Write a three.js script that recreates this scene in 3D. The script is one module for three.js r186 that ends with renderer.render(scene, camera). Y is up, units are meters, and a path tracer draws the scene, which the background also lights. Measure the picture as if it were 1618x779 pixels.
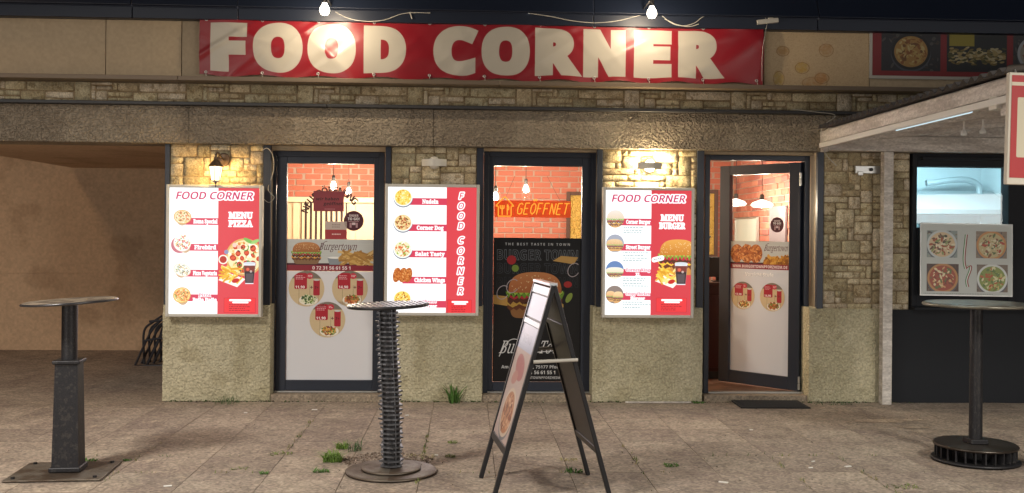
import * as THREE from 'three';
import { mergeGeometries } from 'three/addons/utils/BufferGeometryUtils.js';
import { RoundedBoxGeometry } from 'three/addons/geometries/RoundedBoxGeometry.js';
import { RectAreaLightUniformsLib } from 'three/addons/lights/RectAreaLightUniformsLib.js';
RectAreaLightUniformsLib.init();

// ------------------------------------------------------------------ camera
const W = 1618, H = 779, F = 1600, CX = 809, CY = 370;
const scene = new THREE.Scene();
const camera = new THREE.PerspectiveCamera(2 * Math.atan(H / 2 / F) * 180 / Math.PI, W / H, 0.1, 600);
camera.position.set(0, 1.6, 9.66);
camera.rotation.order = 'YXZ';
camera.rotation.set(0, -0.044, 0.009);
camera.setViewOffset(W, H, 0, H / 2 - CY, W, H);
camera.updateMatrixWorld(true);

// ------------------------------------------------------------------ sky, moon, exposure
const renderer = new THREE.WebGLRenderer({ antialias: true });
renderer.toneMapping = THREE.LinearToneMapping;
renderer.toneMappingExposure = 1.0;
renderer.shadowMap.enabled = true;
{
  const w = 128, h = 64, d = new Float32Array(w * h * 4);
  for (let j = 0; j < h; j++) for (let i = 0; i < w; i++) {
    const el = ((j + 0.5) / h - 0.5) * Math.PI, s = Math.max(0, Math.sin(el)), g = Math.exp(-s * 3.2), k = (j * w + i) * 4;
    d[k] = 0.017 + 0.060 * g; d[k + 1] = 0.021 + 0.050 * g; d[k + 2] = 0.033 + 0.042 * g; d[k + 3] = 1;
  }
  const sky = new THREE.DataTexture(d, w, h, THREE.RGBAFormat, THREE.FloatType);
  sky.mapping = THREE.EquirectangularReflectionMapping; sky.magFilter = THREE.LinearFilter; sky.needsUpdate = true;
  scene.background = sky; scene.environment = sky;
}
const moon = new THREE.DirectionalLight(new THREE.Color(1.0, 0.93, 0.82), 0.06);
moon.position.set(-6, 14, 16); moon.target.position.set(0, 1, 0); moon.castShadow = true; moon.shadow.radius = 30;
Object.assign(moon.shadow.camera, { left: -9, right: 9, top: 9, bottom: -9, near: 1, far: 50 });
scene.add(moon, moon.target);

// ------------------------------------------------------------------ pixel -> place (a pixel gives a direction, a plane gives the distance)
const dirOf = (px, py) => new THREE.Vector3((px - CX) / F, (CY - py) / F, -1).applyEuler(camera.rotation);
const onZ = (px, py, z = 0) => { const d = dirOf(px, py), t = (z - camera.position.z) / d.z; return camera.position.clone().addScaledVector(d, t); };
const onX = (px, py, x) => { const d = dirOf(px, py), t = (x - camera.position.x) / d.x; return camera.position.clone().addScaledVector(d, t); };
const onY = (px, py, y = 0) => { const d = dirOf(px, py), t = (y - camera.position.y) / d.y; return camera.position.clone().addScaledVector(d, t); };
function rectZ(x0, y0, x1, y1, z) {
  const mx = (x0 + x1) / 2, my = (y0 + y1) / 2, a = onZ(x0, my, z).x, b = onZ(x1, my, z).x, t = onZ(mx, y0, z).y, u = onZ(mx, y1, z).y;
  return { x0: a, x1: b, y0: u, y1: t, w: b - a, h: t - u, cx: (a + b) / 2, cy: (t + u) / 2, z };
}

// ------------------------------------------------------------------ helpers
function mulberry(a) { return () => { a |= 0; a = a + 0x6D2B79F5 | 0; let t = Math.imul(a ^ a >>> 15, 1 | a); t = t + Math.imul(t ^ t >>> 7, 61 | t) ^ t; return ((t ^ t >>> 14) >>> 0) / 4294967296; }; }
const rnd = mulberry(77), rr = (a, b) => a + (b - a) * rnd();
const taken = {};
function numbered(n) { const k = taken[n] = (taken[n] ?? -1) + 1; return k ? n + '_' + String(k).padStart(3, '0') : n; }
function thing(name, label, category, pos = [0, 0, 0], group) {
  const o = new THREE.Group(); o.name = numbered(name); o.position.set(...pos); o.userData = { label, category };
  if (group) o.userData.group = group;
  scene.add(o); return o;
}
function tag(o, label, category, group) { o.userData = { label, category }; if (group) o.userData.group = group; return o; }
function struct(o, label, category) { o.userData = { kind: 'structure' }; if (label) { o.userData.label = label; o.userData.category = category; } return o; }
function mesh(name, geo, mat, parent = scene, pos) {
  const m = new THREE.Mesh(geo, mat); m.name = parent === scene ? numbered(name) : name; m.castShadow = m.receiveShadow = true;
  if (pos) m.position.set(...pos);
  parent.add(m); return m;
}
function group(name, parent, pos) { const g = new THREE.Group(); g.name = name; if (pos) g.position.set(...pos); parent.add(g); return g; }
function uvm(g, ox = 0, oy = 0) {
  const p = g.attributes.position, n = g.attributes.normal, uv = new Float32Array(p.count * 2);
  for (let i = 0; i < p.count; i++) {
    const ax = Math.abs(n.getX(i)), ay = Math.abs(n.getY(i)), az = Math.abs(n.getZ(i));
    if (az >= ax && az >= ay) { uv[2 * i] = p.getX(i); uv[2 * i + 1] = p.getY(i); }
    else if (ay >= ax) { uv[2 * i] = p.getX(i); uv[2 * i + 1] = p.getZ(i); }
    else { uv[2 * i] = p.getZ(i); uv[2 * i + 1] = p.getY(i); }
    uv[2 * i] += ox; uv[2 * i + 1] += oy;
  }
  g.setAttribute('uv', new THREE.BufferAttribute(uv, 2)); return g;
}
const rbox = (w, h, d, r = 0.004, ox = 0, oy = 0) => uvm(new RoundedBoxGeometry(w, h, d, 1, Math.min(r, w * 0.45, h * 0.45, d * 0.45)), ox, oy);
const moved = (g, x, y, z) => { g.translate(x, y, z); return g; };
// a box from corner to corner, its uv in world metres
const span = (x0, x1, y0, y1, z0, z1, r = 0.004) => uvm(moved(new RoundedBoxGeometry(x1 - x0, y1 - y0, z1 - z0, 1, Math.min(r, (x1 - x0) * 0.45, (y1 - y0) * 0.45, (z1 - z0) * 0.45)), (x0 + x1) / 2, (y0 + y1) / 2, (z0 + z1) / 2));
function tube(pts, r, seg = 24, rad = 8, closed = false) {
  return new THREE.TubeGeometry(new THREE.CatmullRomCurve3(pts.map((p) => p.isVector3 ? p : new THREE.Vector3(...p)), closed), seg, r, rad, closed);
}
function rod(a, b, r, rad = 10) {
  const A = new THREE.Vector3(...a), B = new THREE.Vector3(...b), g = new THREE.CylinderGeometry(r, r, A.distanceTo(B), rad);
  g.applyQuaternion(new THREE.Quaternion().setFromUnitVectors(new THREE.Vector3(0, 1, 0), B.clone().sub(A).normalize()));
  g.translate((A.x + B.x) / 2, (A.y + B.y) / 2, (A.z + B.z) / 2); return g;
}
const merge = (list) => mergeGeometries(list.map((g) => { const q = g.index ? g.toNonIndexed() : g; for (const k of Object.keys(q.attributes)) if (!['position', 'normal', 'uv'].includes(k)) q.deleteAttribute(k); return q; }));
const lathe = (pts, seg = 40) => new THREE.LatheGeometry(pts.map(([x, y]) => new THREE.Vector2(x, y)), seg);

// ------------------------------------------------------------------ tiling noise and textures
function lattice(period, seed) { const r = mulberry(seed), a = new Float32Array(period * period); for (let i = 0; i < a.length; i++) a[i] = r(); return a; }
function noiseMap(size, period, octaves, seed, gain = 0.5) {
  const out = new Float32Array(size * size); let amp = 1, total = 0;
  for (let o = 0, p = period; o < octaves && p <= size; o++, p *= 2, amp *= gain) {
    const L = lattice(p, seed + o * 101); total += amp;
    for (let y = 0; y < size; y++) {
      const fy = y / size * p, iy = Math.floor(fy), ty = fy - iy, sy = ty * ty * (3 - 2 * ty), r0 = (iy % p) * p, r1 = ((iy + 1) % p) * p;
      for (let x = 0; x < size; x++) {
        const fx = x / size * p, ix = Math.floor(fx), tx = fx - ix, sx = tx * tx * (3 - 2 * tx), c0 = ix % p, c1 = (ix + 1) % p;
        const a = L[r0 + c0] + (L[r0 + c1] - L[r0 + c0]) * sx, b = L[r1 + c0] + (L[r1 + c1] - L[r1 + c0]) * sx;
        out[y * size + x] += amp * (a + (b - a) * sy);
      }
    }
  }
  for (let i = 0; i < out.length; i++) out[i] /= total;
  return out;
}
const sstep = (a, b, x) => { const t = Math.min(1, Math.max(0, (x - a) / (b - a))); return t * t * (3 - 2 * t); };
function dataTex(size, fn, srgb, metres) {
  const d = new Uint8Array(size * size * 4);
  for (let i = 0; i < size * size; i++) { const c = fn(i); const k = i * 4; if (typeof c === 'number') d[k] = d[k + 1] = d[k + 2] = Math.max(0, Math.min(255, c * 255)); else for (let j = 0; j < 3; j++) d[k + j] = Math.max(0, Math.min(255, c[j])); d[k + 3] = 255; }
  const t = new THREE.DataTexture(d, size, size); t.wrapS = t.wrapT = THREE.RepeatWrapping; t.magFilter = THREE.LinearFilter; t.minFilter = THREE.LinearMipmapLinearFilter;
  if (srgb) t.colorSpace = THREE.SRGBColorSpace;
  t.repeat.set(1 / metres, 1 / metres); t.needsUpdate = true; return t;
}
const S = 1024;
const nA = noiseMap(S, 4, 7, 11), nB = noiseMap(S, 8, 6, 23), nFine = noiseMap(S, 128, 3, 31), nMid = noiseMap(S, 32, 4, 47), nBlob = noiseMap(S, 40, 2, 59, 0.35), nBlob2 = noiseMap(S, 46, 2, 67, 0.3);
const lerp3 = (a, b, t) => [a[0] + (b[0] - a[0]) * t, a[1] + (b[1] - a[1]) * t, a[2] + (b[2] - a[2]) * t];
const mul = (c, k) => [c[0] * k, c[1] * k, c[2] * k];

const texPave = dataTex(S, (i) => {
  let c = lerp3([158, 147, 134], [138, 126, 116], sstep(0.25, 0.75, nA[i]));
  c = lerp3(c, [126, 112, 106], 0.35 * sstep(0.55, 0.72, nB[i]));
  c = lerp3(c, [168, 156, 136], 0.5 * sstep(0.62, 0.75, nMid[i] * 0.5 + nA[(i * 7 + 991) % (S * S)] * 0.5));
  const f = 0.62 + 0.54 * nFine[i] + 0.2 * nMid[i]; c = mul(c, f);
  if (nFine[(i + 5000) % (S * S)] > 0.83) c = mul(c, 1.28);
  if (nFine[(i + 90000) % (S * S)] < 0.2) c = mul(c, 0.72);
  return c;
}, true, 2.1);
const bumpPave = dataTex(S, (i) => 0.6 * nFine[i] + 0.4 * nMid[i], false, 1.3);
const texAsphalt = dataTex(512, (i) => { const x = i % 512, y = i / 512 | 0, k = (y * 2) * S + x * 2; return mul([120, 108, 96], 0.7 + 0.35 * nFine[k] + 0.3 * nA[k]); }, true, 3);
const bumpStucco = dataTex(S, (i) => 0.62 * sstep(0.36, 0.62, nBlob[i]) + 0.3 * sstep(0.3, 0.7, nBlob2[i]) + 0.08 * nFine[i], false, 0.66);
const texStucco = dataTex(S, (i) => {
  let c = lerp3([196, 188, 161], [180, 172, 144], sstep(0.35, 0.65, nA[i]));
  c = lerp3(c, [156, 146, 116], 0.4 * sstep(0.56, 0.74, nB[i]));
  return mul(c, 0.84 + 0.32 * nFine[i]);
}, true, 1.7);
const texLintel = dataTex(S, (i) => {
  let c = lerp3([154, 142, 124], [134, 122, 106], sstep(0.35, 0.65, nA[i]));
  c = lerp3(c, [116, 104, 90], 0.22 * sstep(0.58, 0.74, nB[i]));
  return mul(c, 0.86 + 0.28 * nFine[i]);
}, true, 2.1);
const texStone = dataTex(S, (i) => {
  let c = lerp3([200, 188, 160], [172, 158, 130], sstep(0.32, 0.68, nB[i]));
  c = lerp3(c, [132, 114, 84], 0.6 * sstep(0.58, 0.72, nMid[i]));
  c = lerp3(c, [196, 186, 156], 0.5 * sstep(0.62, 0.74, nMid[(i * 3 + 777) % (S * S)]));
  return mul(c, 0.78 + 0.44 * nFine[i]);
}, true, 1.1);
const bumpStone = dataTex(S, (i) => 0.5 * (1 - Math.abs(2 * nMid[i] - 1)) + 0.35 * nBlob[i] + 0.15 * nFine[i], false, 0.8);
const texPanel = dataTex(512, (i) => { const x = i % 512, y = i / 512 | 0, k = (y * 2) * S + x * 2; return mul(lerp3([180, 162, 136], [164, 147, 122], nA[k]), 0.95 + 0.1 * nFine[k]); }, true, 3.1);
const texWall = dataTex(512, (i) => { const x = i % 512, y = i / 512 | 0, k = (y * 2) * S + x * 2; return mul(lerp3(lerp3([208, 180, 150], [196, 167, 137], nA[k]), [176, 148, 120], 0.6 * sstep(0.58, 0.75, nB[k])), 0.92 + 0.16 * nFine[k]); }, true, 3.7);
const texSteel = dataTex(512, (i) => { const x = i % 512, y = i / 512 | 0, k = (y * 2) * S + x * 2; return mul(lerp3([112, 106, 98], [84, 72, 62], sstep(0.4, 0.66, nA[k])), 0.8 + 0.4 * nFine[k]); }, true, 0.7);
const roughSteel = dataTex(512, (i) => { const x = i % 512, y = i / 512 | 0, k = (y * 2) * S + x * 2; return 0.35 + 0.5 * nB[k]; }, false, 0.5);
const texIron = dataTex(512, (i) => { const x = i % 512, y = i / 512 | 0, k = (y * 2) * S + x * 2; return mul(lerp3([46, 46, 50], [64, 62, 62], sstep(0.5, 0.72, nMid[k])), 0.8 + 0.4 * nFine[k]); }, true, 0.6);
const texWood = dataTex(512, (i) => { const x = i % 512, y = i / 512 | 0, k = ((y * 16) % S) * S + x * 2; return mul(lerp3([212, 206, 200], [178, 170, 164], sstep(0.35, 0.7, nA[k])), 0.86 + 0.28 * nFine[(y * 2) * S + ((x * 1) % S)]); }, true, 1.3);
const texTable = dataTex(512, (i) => { const x = i % 512, y = i / 512 | 0, k = (y * 2) * S + x * 2; return mul(lerp3([150, 140, 126], [108, 98, 88], sstep(0.4, 0.62, nB[k])), 0.8 + 0.4 * nFine[k]); }, true, 0.5);

const lin = (r, g, b) => new THREE.Color().setRGB(r, g, b);
const std = (o) => new THREE.MeshStandardMaterial(o);
const M = {
  pave: [1, 0.96, 1.04, 0.93, 0.98].map((k) => std({ map: texPave, color: lin(k, k * 0.985, k * 0.97), bumpMap: bumpPave, bumpScale: 0.004, roughness: 0.93 })),
  ground: std({ map: texAsphalt, roughness: 0.96, bumpMap: bumpPave, bumpScale: 0.003 }),
  stucco: std({ map: texStucco, bumpMap: bumpStucco, bumpScale: 0.009, roughness: 0.9 }),
  lintel: std({ map: texLintel, bumpMap: bumpStucco, bumpScale: 0.024, roughness: 0.62 }),
  stone: [1, 0.84, 1.1, 0.93, 0.76, 1.02].map((k, i) => std({ map: texStone, color: lin(k, k * [1, 0.98, 1, 0.96, 1.01, 0.99][i], k * [0.95, 0.9, 1.02, 0.92, 0.96, 1.08][i]), bumpMap: bumpStone, bumpScale: 0.010, roughness: 0.92 })),
  mortar: std({ map: texStone, color: lin(0.56, 0.5, 0.44), roughness: 0.96, bumpMap: bumpPave, bumpScale: 0.004 }),
  panel: std({ map: texPanel, roughness: 0.78 }),
  passage: std({ map: texWall, roughness: 0.9, bumpMap: bumpPave, bumpScale: 0.003 }),
  navy: std({ color: lin(0.022, 0.028, 0.045), roughness: 0.42, metalness: 0.1 }),
  roof: std({ color: lin(0.010, 0.015, 0.03), roughness: 0.4, metalness: 0.2 }),
  darkTrim: std({ color: lin(0.03, 0.03, 0.034), roughness: 0.5 }),
  brownTrim: std({ color: lin(0.16, 0.12, 0.085), roughness: 0.5, metalness: 0.3 }),
  alu: std({ color: lin(0.5, 0.5, 0.49), roughness: 0.38, metalness: 0.75 }),
  aluBrush: std({ color: lin(0.6, 0.58, 0.53), roughness: 0.5, metalness: 0.2 }),
  glass: new THREE.MeshPhysicalMaterial({ color: 0xffffff, transmission: 1, thickness: 0, roughness: 0.02, ior: 1.5 }),
  film: new THREE.MeshPhysicalMaterial({ color: lin(0.7, 0.72, 0.78), roughness: 0.85, transmission: 0.07, thickness: 0 }),
  white: std({ color: lin(0.72, 0.71, 0.68), roughness: 0.6 }),
  cable: std({ color: lin(0.42, 0.4, 0.36), roughness: 0.55 }),
  blackPlastic: std({ color: lin(0.018, 0.018, 0.02), roughness: 0.5 }),
  iron: std({ map: texIron, roughness: 0.48, metalness: 0.55 }),
  steel: std({ map: texSteel, roughnessMap: roughSteel, roughness: 0.9, metalness: 0.6 }),
  fin: std({ color: lin(0.13, 0.135, 0.15), roughness: 0.42, metalness: 0.75 }),
  tableTop: std({ map: texTable, roughness: 0.5, metalness: 0.15 }),
  wood: std({ map: texWood, color: lin(1, 1, 1), roughness: 0.8 }),
  cement: std({ map: texPave, color: lin(1.1, 1.05, 0.95), roughness: 0.92, bumpMap: bumpPave, bumpScale: 0.004 }),
  mahogany: std({ color: lin(0.05, 0.014, 0.012), roughness: 0.35 }),
  cream: std({ color: lin(0.66, 0.55, 0.4), roughness: 0.6 }),
  roomWall: std({ color: lin(0.5, 0.4, 0.3), roughness: 0.8 }),
  roomFloor: std({ map: texSteel, color: lin(1.3, 0.8, 0.6), roughness: 0.5 }),
  brickJoint: std({ color: lin(0.36, 0.27, 0.23), roughness: 0.95 }),
  brick: [[0.4, 0.13, 0.09], [0.34, 0.105, 0.075], [0.44, 0.155, 0.11], [0.3, 0.105, 0.09], [0.46, 0.19, 0.13]].map((c) => std({ color: lin(...c), roughness: 0.9, bumpMap: bumpPave, bumpScale: 0.004 })),
  gold: std({ color: lin(0.55, 0.36, 0.08), roughness: 0.5, bumpMap: bumpStucco, bumpScale: 0.02 }),
  steelClean: std({ color: lin(0.42, 0.45, 0.46), roughness: 0.45, metalness: 0.4 }),
  tile: std({ color: lin(0.68, 0.72, 0.73), roughness: 0.4 }),
};

// ------------------------------------------------------------------ facade levels (metres), read at the middle of the picture
const Z = { lintel: 0.05, strip: 0.115, band: 0.05, ledge: 0.245, fascia: 0.1, banner: 0.15, eave: 0.2, stone: -0.035, stucco: 0, door: -0.2 };
const yAt = (py, z, px = 700) => onZ(px, py, z).y;
const LV = { lintel0: yAt(231.5, Z.lintel), lintel1: yAt(173, Z.lintel), strip1: yAt(166.5, Z.strip), ledge0: yAt(133, Z.ledge), ledge1: yAt(126, Z.ledge), eave: yAt(37, Z.eave), stucco1: yAt(486, Z.stucco) };
const XL = -5.3, XR = 7.2;
const FLOOR = 0.06;

// ------------------------------------------------------------------ ground
struct(mesh('ground', uvm(moved(new THREE.PlaneGeometry(400, 400).rotateX(-Math.PI / 2), 0, -0.008, 0)), M.ground));
{
  const pv = struct(new THREE.Group()); pv.name = 'pavement'; scene.add(pv);
  const gx0 = 2.7 - 0.5 * 17, gz0 = 0.02;
  for (let i = 0; i < 24; i++) for (let j = 0; j < 10; j++) {
    const x0 = gx0 + i * 0.5, z0 = gz0 + (j ? 0.35 + (j - 1) * 0.5 : 0), d = j ? 0.5 : 0.35;
    const cx = x0 + 0.25, cz = z0 + d / 2, g = new RoundedBoxGeometry(0.5 - rr(0.001, 0.004), 0.06, d - rr(0.001, 0.004), 1, 0.003);
    uvm(g, cx + 0.21 * ((rnd() * 10) | 0), cz + 0.21 * ((rnd() * 10) | 0));
    const m = mesh('slab', g, M.pave[(rnd() * 5) | 0], pv, [cx, -0.03 + rr(-0.0012, 0.0008), cz]);
    m.rotation.set(rr(-0.0025, 0.0025), rr(-0.004, 0.004), rr(-0.0025, 0.0025));
  }
  struct(mesh('passage_floor', span(-7.5, -2.86, -0.05, -0.002, -4.6, 0.015, 0.003), M.pave[1]));
}

// ------------------------------------------------------------------ the snack bar building
const bld = thing('snack_bar_building', 'low snack bar building with stone pillars, stucco lintel and beige fascia', 'building');

function stoneGeo(w, h, d, r) {
  const nx = Math.max(2, Math.min(6, Math.round(w / 0.04))), ny = Math.max(2, Math.min(4, Math.round(h / 0.04))), pos = [], idx = [];
  const b = Math.min(0.004, w * 0.1, h * 0.1), at = (i, j) => i * (ny + 1) + j;
  for (let i = 0; i <= nx; i++) for (let j = 0; j <= ny; j++) {
    const edge = i === 0 || j === 0 || i === nx || j === ny, corner = (i === 0 || i === nx) && (j === 0 || j === ny);
    let x = -w / 2 + b + (w - 2 * b) * i / nx, y = -h / 2 + b + (h - 2 * b) * j / ny;
    x += (r() - 0.5) * (edge ? 0.004 : 0.4 * w / nx); y += (r() - 0.5) * (edge ? 0.004 : 0.4 * h / ny);
    if (corner) { x *= 1 - 0.006 / w; y *= 1 - 0.006 / h; }
    pos.push(x, y, edge ? d * (0.7 + 0.2 * r()) : d * (0.85 + 0.4 * r()));
  }
  for (let i = 0; i < nx; i++) for (let j = 0; j < ny; j++) { const a = at(i, j), c = at(i + 1, j), e = at(i + 1, j + 1), f = at(i, j + 1); if (r() < 0.5) idx.push(a, c, e, a, e, f); else idx.push(a, c, f, c, e, f); }
  const rim = [];
  for (let i = 0; i < nx; i++) rim.push(at(i, 0)); for (let j = 0; j < ny; j++) rim.push(at(nx, j)); for (let i = nx; i > 0; i--) rim.push(at(i, ny)); for (let j = ny; j > 0; j--) rim.push(at(0, j));
  const base = pos.length / 3;
  for (const k of rim) pos.push(Math.sign(pos[3 * k]) * Math.min(w / 2, Math.abs(pos[3 * k]) + b * 0.8), Math.sign(pos[3 * k + 1]) * Math.min(h / 2, Math.abs(pos[3 * k + 1]) + b * 0.8), -0.01);
  for (let k = 0; k < rim.length; k++) { const n = (k + 1) % rim.length; idx.push(rim[k], base + k, rim[n], rim[n], base + k, base + n); }
  const g = new THREE.BufferGeometry(); g.setAttribute('position', new THREE.Float32BufferAttribute(pos, 3)); g.setIndex(idx); g.computeVertexNormals(); return g;
}
function stone(parent, x0, x1, y0, y1, z, gap = 0.005, d = 0.012) {
  const w = x1 - x0 - gap, h = y1 - y0 - gap; if (w < 0.008 || h < 0.008) return;
  const cx = (x0 + x1) / 2, cy = (y0 + y1) / 2, g = stoneGeo(w, h, d * rr(0.75, 1.25), rnd);
  uvm(g, cx + rr(0, 0.9), cy + rr(0, 0.9));
  mesh('stone', g, M.stone[(rnd() * 6) | 0], parent, [cx, cy, z]);
}
// irregular coursed ashlar on a lattice of small cells
function ashlar(parent, x0, x1, y0, y1, z, seed, u = 0.06) {
  const r = mulberry(seed), nx = Math.round((x1 - x0) / u), ny = Math.round((y1 - y0) / u), cu = (x1 - x0) / nx, cv = (y1 - y0) / ny, used = new Uint8Array(nx * ny);
  const sizes = [[4, 1], [3, 1], [2, 1], [3, 2], [4, 2], [2, 2], [5, 1], [3, 3], [1, 2], [2, 3], [1, 1]], weight = [3.6, 4.4, 3, 3.2, 2.6, 2.2, 1.4, 1.1, 0.25, 0.35, 0.35];
  for (let j = ny - 1; j >= 0; j--) for (let i = 0; i < nx; i++) {
    if (used[j * nx + i]) continue;
    const fit = [];
    sizes.forEach(([w, h], k) => { if (i + w > nx || j - h + 1 < 0) return; for (let a = 0; a < w; a++) for (let b = 0; b < h; b++) if (used[(j - b) * nx + i + a]) return; fit.push([w, h, weight[k]]); });
    let t = r() * fit.reduce((s, f) => s + f[2], 0), pick = fit[fit.length - 1];
    for (const f of fit) { t -= f[2]; if (t <= 0) { pick = f; break; } }
    const [w, h] = pick;
    for (let a = 0; a < w; a++) for (let b = 0; b < h; b++) used[(j - b) * nx + i + a] = 1;
    stone(parent, x0 + i * cu, x0 + (i + w) * cu, y0 + (j - h + 1) * cv, y0 + (j + 1) * cv, z);
  }
}
// pillars: stone veneer above a stucco plinth, dark metal strips at the corners
const PIL = [
  { s: [260, 268, 415, 427], b: [255, 428], seed: 5 }, { s: [608, 617, 752, 763], b: [603, 763], seed: 19 },
  { s: [942, 951, 1100, 1111], b: [935, 1112], seed: 37 }, { s: [1290, 1300, 1436, 1440], b: [1277, 1409], seed: 53 },
];
PIL.forEach((q, k) => {
  const p = group('stone_pillar', bld), [a, b, c, d] = q.s.map((x) => onZ(x, 400, Z.stone).x), y0 = LV.stucco1, y1 = LV.lintel0;
  const e0 = onZ(q.b[0], 560, 0).x, e1 = onZ(q.b[1], 560, 0).x;
  q.x0 = Math.min(a, e0); q.x1 = Math.max(d, e1); q.a = a; q.d = d; q.e0 = e0; q.e1 = e1;
  mesh('mortar_backing', span(b, c, y0 - 0.02, y1, -0.07, Z.stone, 0.002), M.mortar, p);
  ashlar(p, b, c, y0, y1, Z.stone, q.seed);
  mesh('metal_strip', span(a, b - 0.001, y0 - 0.02, y1 - 0.002, -0.07, -0.018, 0.003), M.navy, p); mesh('plaster_core', span(a + 0.006, d - 0.006, y0 - 0.02, y1 - 0.002, -0.335, -0.0705, 0.003), M.panel, p);
  if (k < 3) mesh('metal_strip', span(c + 0.001, d, y0 - 0.02, y1 - 0.002, -0.07, -0.018, 0.003), M.navy, p);
  // plinth: uneven top edge and worn corners
  const g = new THREE.BoxGeometry(e1 - e0, y0 + 0.02, 0.33, 28, 28, 6), P = g.attributes.position, r = mulberry(q.seed + 3), off = Array.from({ length: 40 }, () => r());
  for (let i = 0; i < P.count; i++) {
    const x = P.getX(i), y = P.getY(i), z = P.getZ(i), hx = (e1 - e0) / 2, hy = (y0 + 0.02) / 2;
    const nX = Math.abs(Math.abs(x) - hx) < 1e-4, nT = y > hy - 1e-4, nZ = z > 0.165 - 1e-4;
    const w = off[Math.max(0, Math.floor((y + hy) * 18)) % 40] * 0.5 + off[Math.max(0, Math.floor((x + hx) * 22 + 7)) % 40] * 0.5;
    let dx = 0, dy = 0, dz = 0;
    if (nX && nZ) { dx = -Math.sign(x) * (0.006 + 0.008 * w); dz = -0.008 * w - 0.004; }
    if (nT && nZ) { dy = -0.006 - 0.01 * w; dz -= 0.006; }
    if (nZ) dz += 0.004 * Math.sin(x * 9 + q.seed) * Math.cos(y * 7 + q.seed * 2);
    P.setXYZ(i, x + dx, y + dy, z + dz);
  }
  g.computeVertexNormals(); g.translate((e0 + e1) / 2, (y0 + 0.02) / 2, -0.165); uvm(g);
  mesh('stucco_plinth', g, M.stucco, p);
});
// lintel blocks
{
  const cuts = [XL, onZ(298, 200, Z.lintel).x, onZ(685, 200, Z.lintel).x, onZ(1029, 200, Z.lintel).x, 3.62, XR];
  for (let i = 0; i + 1 < cuts.length; i++) mesh('lintel_block', span(cuts[i] + 0.001, cuts[i + 1] - 0.001, LV.lintel0, LV.lintel1, -0.34, Z.lintel, 0.006), M.lintel, bld);
  mesh('lintel_core', span(XL + 0.02, XR - 0.02, LV.lintel0 + 0.02, LV.ledge1 + 0.6, -0.32, Z.lintel - 0.022, 0.002), M.mortar, bld);
  const scuts = [XL, onZ(516, 169, Z.strip).x, onZ(1100, 169, Z.strip).x, XR];
  for (let i = 0; i + 1 < scuts.length; i++) mesh('metal_strip', span(scuts[i] + 0.002, scuts[i + 1] - 0.002, LV.lintel1 + 0.001, LV.strip1, -0.1, Z.strip, 0.004), M.darkTrim, bld);
}
// stone band: moulded panels of one pattern, repeated
{
  const band = group('stone_band', bld), y0 = LV.strip1 + 0.002, y1 = LV.ledge0, h = y1 - y0;
  mesh('mortar_backing', span(XL, XR, y0, y1 - 0.001, -0.1, Z.band, 0.002), M.mortar, band);
  const T = [[0, 73, 0, 108], [77, 97, 20, 100], [77, 175, 0, 18], [103, 175, 22, 46], [179, 201, 2, 46], [100, 153, 49, 104], [157, 271, 54, 84], [203, 300, 2, 50], [157, 200, 87, 108], [203, 273, 87, 108], [277, 390, 56, 108], [305, 525, 2, 53], [393, 523, 58, 96], [393, 465, 98, 109], [469, 523, 98, 109]];
  const per = onZ(885 / 2.995, 145, Z.band).x - onZ(355 / 2.995, 145, Z.band).x, X0 = onZ(355 / 2.995, 145, Z.band).x;
  for (let k = -4; k < 10; k++) for (const [a, b, c, d] of T) {
    const x0 = X0 + k * per + a / 530 * per, x1 = X0 + k * per + b / 530 * per;
    if (x0 < XL || x1 > 4.9) continue;
    stone(band, x0 - 0.003, x1 + 0.003, y1 - d / 109 * h, y1 - c / 109 * h, Z.band, 0.004, 0.012);
  }
  const lc = [XL, onZ(280, 124, Z.ledge).x, onZ(790, 124, Z.ledge).x, XR];
  for (let i = 0; i + 1 < lc.length; i++) mesh('ledge', span(lc[i] + 0.0015, lc[i + 1] - 0.0015, LV.ledge0, LV.ledge1, -0.05, Z.ledge, 0.004), M.brownTrim, bld);
}
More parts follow.
